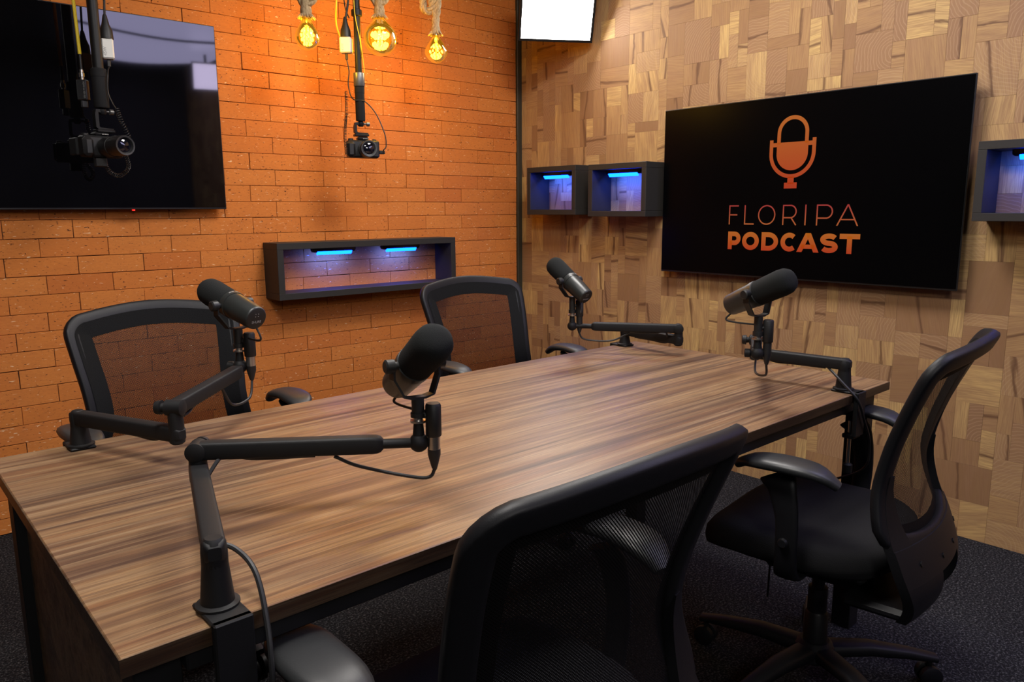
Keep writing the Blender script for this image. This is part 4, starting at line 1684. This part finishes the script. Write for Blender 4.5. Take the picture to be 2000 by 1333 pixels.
    for k in range(5):
        a = 2 * PI * k / 5 + 0.35
        d = V(math.cos(a), math.sin(a), 0)
        P = [d * 0.03 + V(0, 0, 0.098), d * 0.14 + V(0, 0, 0.100), d * 0.24 + V(0, 0, 0.088), d * 0.315 + V(0, 0, 0.074)]
        secs = [oval(w_, h_, 12, 3.2) for w_, h_ in ((0.030, 0.020), (0.026, 0.017), (0.021, 0.013), (0.017, 0.009))]
        lg = MB().sweep(P, [V(0, 0, 1)] * 4, secs).build('base_leg', M['plastic'], t, True, angle=60)
        e = d * 0.300
        s_ = V(-d[1], d[0], 0)
        for sg in (-1, 1):
            c = e + V(0, 0, 0.0285) + s_ * sg * 0.014
            MB().lathe(tuple(c - s_ * 0.0095), tuple(s_ * 0.019), [(0, 0.022), (0.15, 0.028), (0.85, 0.028), (1, 0.022)], 18).build('caster_wheel', M['plastic'], lg)
        MB().cone(tuple(e + V(0, 0, 0.03)), tuple(e + V(0, 0, 0.076)), 0.007, n=10).build('caster_stem', M['steel'], lg)
    return t


chair = make_chair('black mesh-back office chair nearest the viewer, seen from behind')
chair.location = (-2.395, -2.565, 0)
chair.rotation_euler.z = 0.0
for lab, x, y, rz in [('black office chair at the right end of the table, seen from behind', -1.275, -2.545, math.radians(8)),
                      ('black mesh-back office chair under the dark television, facing the viewer', -2.372, -1.235, PI + math.radians(1)),
                      ('black mesh-back office chair next to the long box shelf, facing the viewer', -1.175, -1.245, PI - math.radians(3))]:
    c = copy_tree(chair)
    c.location = (x, y, 0)
    c.rotation_euler.z = rz
    c['label'] = lab


# ================================================================== cameras hanging from ceiling poles
def zrot(p, a):
    c, s = math.cos(a), math.sin(a)
    return V(p[0] * c - p[1] * s, p[0] * s + p[1] * c, p[2])


def photo_camera(label, ctr, yaw, lens_len, lens_r, flip_screen):
    """body centre at ctr, lens looks along local -y"""
    t = thing('photo_camera', label, 'camera', ctr, yaw, 'cameras hanging from ceiling poles')
    b = MB()
    b.box((-0.060, -0.018, -0.034), (0.060, 0.022, 0.030), 0.006)
    b.build('body', M['camera'], t)
    MB().box((-0.066, -0.034, -0.033), (-0.034, -0.012, 0.024), 0.009).build('hand_grip', M['camera'], t)
    MB().box((-0.022, -0.016, 0.030), (0.022, 0.020, 0.042), 0.006).build('viewfinder_hump', M['camera'], t)
    MB().lathe((-0.045, 0.0, 0.030), (0, 0, 0.006), [(0, 0.010), (0.8, 0.010), (1, 0.008)], 16).build('mode_dial', M['camera'], t)
    MB().lathe((0.044, 0.0, 0.030), (0, 0, 0.005), [(0, 0.008), (0.8, 0.008), (1, 0.006)], 16).build('dial', M['camera'], t)
    ln = MB()
    r = lens_r
    L = lens_len
    ln.lathe((0.008, -0.018, -0.004), (0, -1, 0), [(0, r * 0.94), (0.006, r * 0.94), (0.007, r), (L * 0.40, r), (L * 0.41, r * 0.95), (L * 0.62, r * 0.95), (L * 0.63, r), (L * 0.97, r), (L, r * 0.96), (L * 0.995, r * 0.80), (L * 0.93, r * 0.66)], 32, False)
    lo = ln.build('lens', M['camera'], t)
    MB().lathe((0.008, -0.018 - L * 0.92, -0.004), (0, -1, 0), [(0, r * 0.68), (0.002, r * 0.55), (0.004, r * 0.02)], 28, False).build('front_glass', M['lens'], lo)
    MB().lathe((0.008, -0.018 - L * 0.985, -0.004), (0, -1, 0), [(0, r * 0.90), (0.0008, r * 0.90), (0.0008, r * 0.865), (0, r * 0.865)], 32, False).build('front_ring', M['grey_metal'], lo)
    mk = MB()
    for i in range(5):
        mk.box((0.008 - 0.010 + i * 0.004, -0.0188, 0.0335), (0.008 - 0.0075 + i * 0.004, -0.0160, 0.0365))
    mk.build('marking', M['print_grey'], t, False)
    if flip_screen:
        sc_ = MB()
        sc_.obox(V(-0.060, 0.044, -0.002), (0.0045, 0.024, 0.026), np.eye(3), 0.003)
        sc_.build('flip_screen', M['pad'], t)
    return t


def pole_rig(label, x, y, r, z_pole, z_grip0, z_grip1, rg, z_cam_top, side, collar_z, yaw):
    """pole from the ceiling with foam grip, clamp head and C-bracket that holds a camera by its top"""
    t = thing('ceiling_pole', label, 'camera pole', (x, y, Z_CEIL), 0, 'black poles hanging from the ceiling')
    O = (x, y, Z_CEIL)
    MB().cone((x, y, z_grip1 - 0.01), (x, y, Z_CEIL), r, n=20).build('pole', M['steel'], t, True, O)
    MB().lathe((x, y, Z_CEIL - 0.012), (0, 0, 0.012), [(0, 0.045), (1, 0.05)], 24).build('ceiling_plate', M['steel'], t, True, O)
    MB().lathe((x, y, z_grip0), (0, 0, 1), [(0, rg * 0.9), (0.004, rg), (z_grip1 - z_grip0 - 0.03, rg), (z_grip1 - z_grip0 - 0.029, rg * 1.05), (z_grip1 - z_grip0 - 0.003, rg * 1.05), (z_grip1 - z_grip0, rg * 0.9)], 22).build('foam_grip', M['foam_grip'], t, True, O)
    if collar_z:
        MB().lathe((x, y, collar_z), (0, 0, 0.030), [(0, r * 1.15), (0.1, r * 1.55), (0.9, r * 1.55), (1, r * 1.15)], 18).build('locking_collar', M['plastic'], t, True, O)
    hd = MB()
    hd.lathe((x, y, z_grip0 - 0.024), (0, 0, 1), [(0, 0.010), (0.006, 0.014), (0.018, 0.014), (0.024, 0.008)], 16)
    hd.build('swivel_head', M['plastic'], t, True, O)
    k = zrot((1, 0, 0), yaw)
    f = zrot((0, -1, 0), yaw)
    hz = z_grip0 - 0.012
    MB().lathe(tuple(V(x, y, hz) - k * side * 0.014), tuple(-k * side * 0.026), [(0, 0.004), (0.4, 0.004), (0.45, 0.010), (0.95, 0.010), (1, 0.007)], 12).build('locking_knob', M['grey_metal'], t, True, O)
    br = MB()
    a = V(x, y, hz) + k * side * 0.012
    P = [a, a + k * side * 0.012, a + k * side * 0.014 - V(0, 0, 0.012), a + k * side * 0.014 - V(0, 0, (hz - z_cam_top) - 0.018), a + k * side * 0.004 - V(0, 0, (hz - z_cam_top) - 0.010), V(x, y, z_cam_top + 0.008) - k * side * 0.030]
    br.sweep(P, [f] * len(P), [(-0.006, -0.012), (0.006, -0.012), (0.006, 0.012), (-0.006, 0.012)])
    br.build('c_bracket', M['plastic'], t, False, O)
    MB().obox(V(x, y, z_cam_top + 0.004), (0.032, 0.020, 0.005), (k, f, V(0, 0, 1)), 0.002).build('quick_plate', M['plastic'], t, False, O)
    return t


def coil(path, r, turns, wire):
    P = spline(path, 14)
    L = [0.0]
    for a, b in zip(P, P[1:]):
        L.append(L[-1] + np.linalg.norm(b - a))
    n = int(turns * 9)
    out = []
    x = None
    for i in range(n + 1):
        s = L[-1] * i / n
        k = min(max(np.searchsorted(L, s) - 1, 0), len(P) - 2)
        u = (s - L[k]) / max(L[k + 1] - L[k], 1e-9)
        p = P[k] + (P[k + 1] - P[k]) * u
        tdir = unit(P[k + 1] - P[k])
        if x is None:
            x, y_, _ = basis(tdir)
        x = unit(x - tdir * (x @ tdir))
        y_ = np.cross(tdir, x)
        th = 2 * PI * turns * i / n
        out.append(p + r * (math.cos(th) * x + math.sin(th) * y_))
    return MB().tube(out, wire, 6)


def cable(name, label, pts, r, mat, group, n=8):
    o = V(*pts[-1])
    return tag(MB().tube(spline(pts, n), r, 8).build(name, mat, None, True, tuple(o)), label, 'cable', group)


FW = V(0.664, 0.748, 0)          # away from the viewpoint
GC = 'cables of the hanging cameras'


def rig_frame(x, y, k):
    """points near a hanging rig: a across the view, b away from the viewpoint, z height; k = size of the rig"""
    def at(a, b, z):
        zz = z if z >= Z_CEIL else 1.237 + (z - 1.237) * k
        return tuple(V(x, y, zz) + RV * a * k + FW * b * k)
    return at


def hz(z, k):
    return 1.237 + (z - 1.237) * k


def adapter(label, ctr, yaw, hw, hh, mark, k):
    t = thing('power_adapter', label, 'adapter', tuple(ctr), yaw, 'white power adapters on the camera cables')
    t.scale = (k, k, k)
    MB().box((-hw, -0.017, -hh), (hw, 0.017, hh), 0.004).build('case', M['white'], t, False)
    text_mesh('lettering', mark, 0.013, M['print_grey'], t, frame_matrix((-hw * 0.45, -0.0174, -hh * 0.3), (0, 0, 1), (-1, 0, 0)))
    MB().lathe((0, 0, hh), (0, 0, 0.072), [(0, 0.0195), (0.35, 0.0180), (0.6, 0.011), (0.95, 0.006), (1, 0.004)], 16).build('mains_socket', M['rubber'], t)
    MB().box((-0.005, -0.003, -hh - 0.022), (0.005, 0.003, -hh), 0.0015).build('output_plug', M['rubber'], t, False)


# ---- camera before the dark television
K1 = 1.185
x1, y1 = -2.289, -0.250
A1 = rig_frame(x1, y1, K1)
yaw1 = math.radians(12)
c1 = A1(-0.0085, -0.010, 1.437)
ph = photo_camera('camera with a long lens hanging in front of the dark television', c1, yaw1, 0.115, 0.030, True)
ph.scale = (K1, K1, K1)
pole_rig('black ceiling pole in front of the dark television', x1, y1, 0.0155 * K1, 0, hz(1.552, K1), hz(1.668, K1), 0.0215 * K1, hz(1.479, K1), -1, None, yaw1)
# SDI converter with yellow cable
cv = A1(-0.052, 0, 1.605)
t = thing('video_converter', 'small black converter box on the yellow cable beside the hanging camera pole', 'adapter', cv)
t.scale = (K1, K1, K1)
ax3 = (RV, np.cross(V(0, 0, 1), RV), V(0, 0, 1))
MB().obox((0, 0, 0), (0.0150, 0.010, 0.030), ax3, 0.002).build('case', M['pad'], t, False)
text_mesh('lettering', 'HDMI to SDI SD', 0.0072, M['print'], t, frame_matrix(tuple(-FW * 0.0104 + RV * 0.008), (0, 0, -1), tuple(RV)))
MB().lathe((0, 0, 0.030), (0, 0, 1), [(0, 0.005), (0.008, 0.005), (0.009, 0.0075), (0.020, 0.0075), (0.022, 0.005), (0.030, 0.005)], 16).build('bnc_connector', M['chrome'], t)
MB().box((-0.009, -0.006, -0.052), (0.009, 0.006, -0.030), 0.002).build('video_plug', M['rubber'], t)
yb = V(*cv) + V(0, 0, 0.060 * K1)
tag(MB().cone(tuple(yb), tuple(yb + V(0, 0, 0.045 * K1)), 0.0053, 0.0045, 12).build('cable_boot', M['rubber'], None, True, tuple(yb)), 'black strain-relief boot at the end of the thick yellow cable', 'cable boot')
cable('yellow_cable', 'thick yellow cable hanging beside the pole before the dark television', [A1(-0.060, 0, Z_CEIL), A1(-0.062, 0, 2.12), A1(-0.058, 0, 1.95), A1(-0.054, 0, 1.80), tuple(yb + V(0, 0, 0.045 * K1))], 0.0060, M['yellow'], GC)
ad1 = A1(0.014, 0.040, 1.732)
adapter('white power adapter half hidden by the pole before the dark television', ad1, math.atan2(RV[1], RV[0]) + 0.5, 0.017, 0.030, '45W', K1)
cable('mains_cable', 'black mains cable running up to the adapter before the dark television', [A1(0.02, 0.03, Z_CEIL), A1(0.02, 0.035, 2.1), A1(0.022, 0.038, 1.95), tuple(V(*ad1) + V(0, 0, 0.098 * K1))], 0.0042, M['rubber'], GC)
cable('power_lead', 'thin black lead running down the foam grip before the dark television', [tuple(V(*ad1) - V(0, 0, 0.050 * K1)), A1(0.028, 0, 1.655), A1(0.026, -0.006, 1.60), A1(0.034, 0, 1.565), A1(0.040, 0.01, 1.548)], 0.0026, M['rubber'], GC)
tag(coil([A1(0.040, 0.01, 1.550), A1(0.056, 0, 1.51), A1(0.066, 0.02, 1.465)], 0.0075, 13, 0.0016).build('coiled_cable', M['rubber'], None, True, A1(0.05, 0, 1.46)), 'coiled black cord above the camera before the dark television', 'cable', GC)
tag(coil([A1(0.080, -0.04, 1.408), A1(0.070, -0.01, 1.372), A1(0.035, 0, 1.348), A1(0.0, 0.01, 1.362), A1(-0.02, 0.02, 1.400)], 0.0065, 24, 0.0015).build('coiled_cable', M['rubber'], None, True, A1(0, 0, 1.35)), 'coiled black cord looping below the camera before the dark television', 'cable', GC)
tag(MB().box(V(*c1) + V(-0.026, -0.012, -0.033 - 0.0345 * K1), V(*c1) + V(0.014, 0.016, -0.0345 * K1), 0.003).build('battery_adapter', M['rubber'], None, False, (c1[0], c1[1] + 0.002, c1[2] - 0.0345 * K1)), 'black dummy-battery block under the camera before the dark television', 'adapter')

# ---- camera before the brick wall
K2 = 1.20
x2, y2 = -1.247, -0.307
A2 = rig_frame(x2, y2, K2)
yaw2 = math.radians(-17)
c2 = A2(0.0043, 0.001, 1.466)
ph = photo_camera('camera with a short lens hanging in front of the bare brick wall', c2, yaw2, 0.045, 0.031, False)
ph.scale = (K2, K2, K2)
pole_rig('slim black ceiling pole in front of the brick wall and glowing bulbs', x2, y2, 0.0125 * K2, 0, hz(1.566, K2), hz(1.690, K2), 0.0175 * K2, hz(1.511, K2), -1, hz(1.935, K2), yaw2)
sl = MB()
sl.lathe(A2(0, 0, 1.690), (0, 0, K2), [(0, 0.0234), (0.002, 0.0246), (0.046, 0.0246), (0.048, 0.0234), (0.048, 0.0156), (0.0, 0.0156)], 20, False)
tag(sl.build('pole_sleeve', M['grey_metal'], None, True, A2(0, 0, 1.69)), 'grey sleeve taped round the pole above the foam grip', 'sleeve')
ad2 = A2(-0.043, 0, 1.835)
adapter('white power adapter hanging left of the pole before the brick wall', ad2, math.atan2(RV[1], RV[0]), 0.0215, 0.028, '45W', K2)
cable('mains_cable', 'black mains cable above the white adapter before the brick wall', [A2(-0.022, 0, Z_CEIL), A2(-0.022, 0, 2.2), A2(-0.026, 0, 2.02), tuple(V(*ad2) + RV * 0.004 + V(0, 0, 0.098 * K2))], 0.0050, M['rubber'], GC)
cable('signal_cable', 'thin black cable left of the mains cable before the brick wall', [A2(-0.058, 0.02, Z_CEIL), A2(-0.052, 0.02, 2.1), A2(-0.046, 0.02, 1.98), A2(-0.032, 0.022, 1.935)], 0.0026, M['rubber'], GC)
cable('yellow_cable', 'yellow cable bowed to the left of the white adapter', [A2(-0.045, -0.02, Z_CEIL), A2(-0.050, 0, 2.15), A2(-0.072, 0, 1.985), A2(-0.080, 0.02, 1.915), A2(-0.066, 0.03, 1.865), A2(-0.045, 0.03, 1.835), A2(0.01, 0.022, 1.80)], 0.0036, M['yellow'], GC)
cable('yellow_lead', 'thin pale yellow lead running down along the slim pole', [A2(-0.004, -0.0155, 2.10), A2(-0.003, -0.021, 1.95), A2(0.010, -0.013, 1.86), A2(0.0165, -0.004, 1.80), A2(0.021, 0, 1.738)], 0.0017, M['yellow'], GC)
cable('power_lead', 'thin black lead between the white adapter and the camera before the brick wall', [tuple(V(*ad2) - V(0, 0, 0.050 * K2)), A2(-0.036, 0, 1.745), A2(-0.041, 0, 1.70), A2(-0.034, 0, 1.66), A2(-0.016, -0.018, 1.640), A2(0.02, -0.012, 1.635), A2(0.058, 0, 1.592), A2(0.088, 0, 1.520), A2(0.092, 0, 1.475), A2(0.082, 0, 1.460), tuple(V(*c2) + zrot((0.080, 0, -0.012), yaw2) * K2)], 0.0026, M['rubber'], GC)
tag(coil([A2(-0.050, 0, 1.675), A2(-0.050, -0.01, 1.60), A2(-0.050, -0.045, 1.52), A2(-0.046, -0.062, 1.44)], 0.0054, 42, 0.0015).build('coiled_cable', M['rubber'], None, True, A2(-0.046, 0, 1.44)), 'coiled black cord hanging left of the slim pole before the brick wall', 'cable', GC)
tag(MB().obox(V(*c2) + zrot((0.0715, 0, -0.012), yaw2) * K2, (0.013, 0.011, 0.008), (zrot((1, 0, 0), yaw2), zrot((0, 1, 0), yaw2), V(0, 0, 1)), 0.002).build('usb_plug', M['rubber'], None, False, tuple(V(*c2) + zrot((0.0715, 0, -0.012), yaw2) * K2)), 'small black plug on the right side of the camera before the brick wall', 'cable plug')
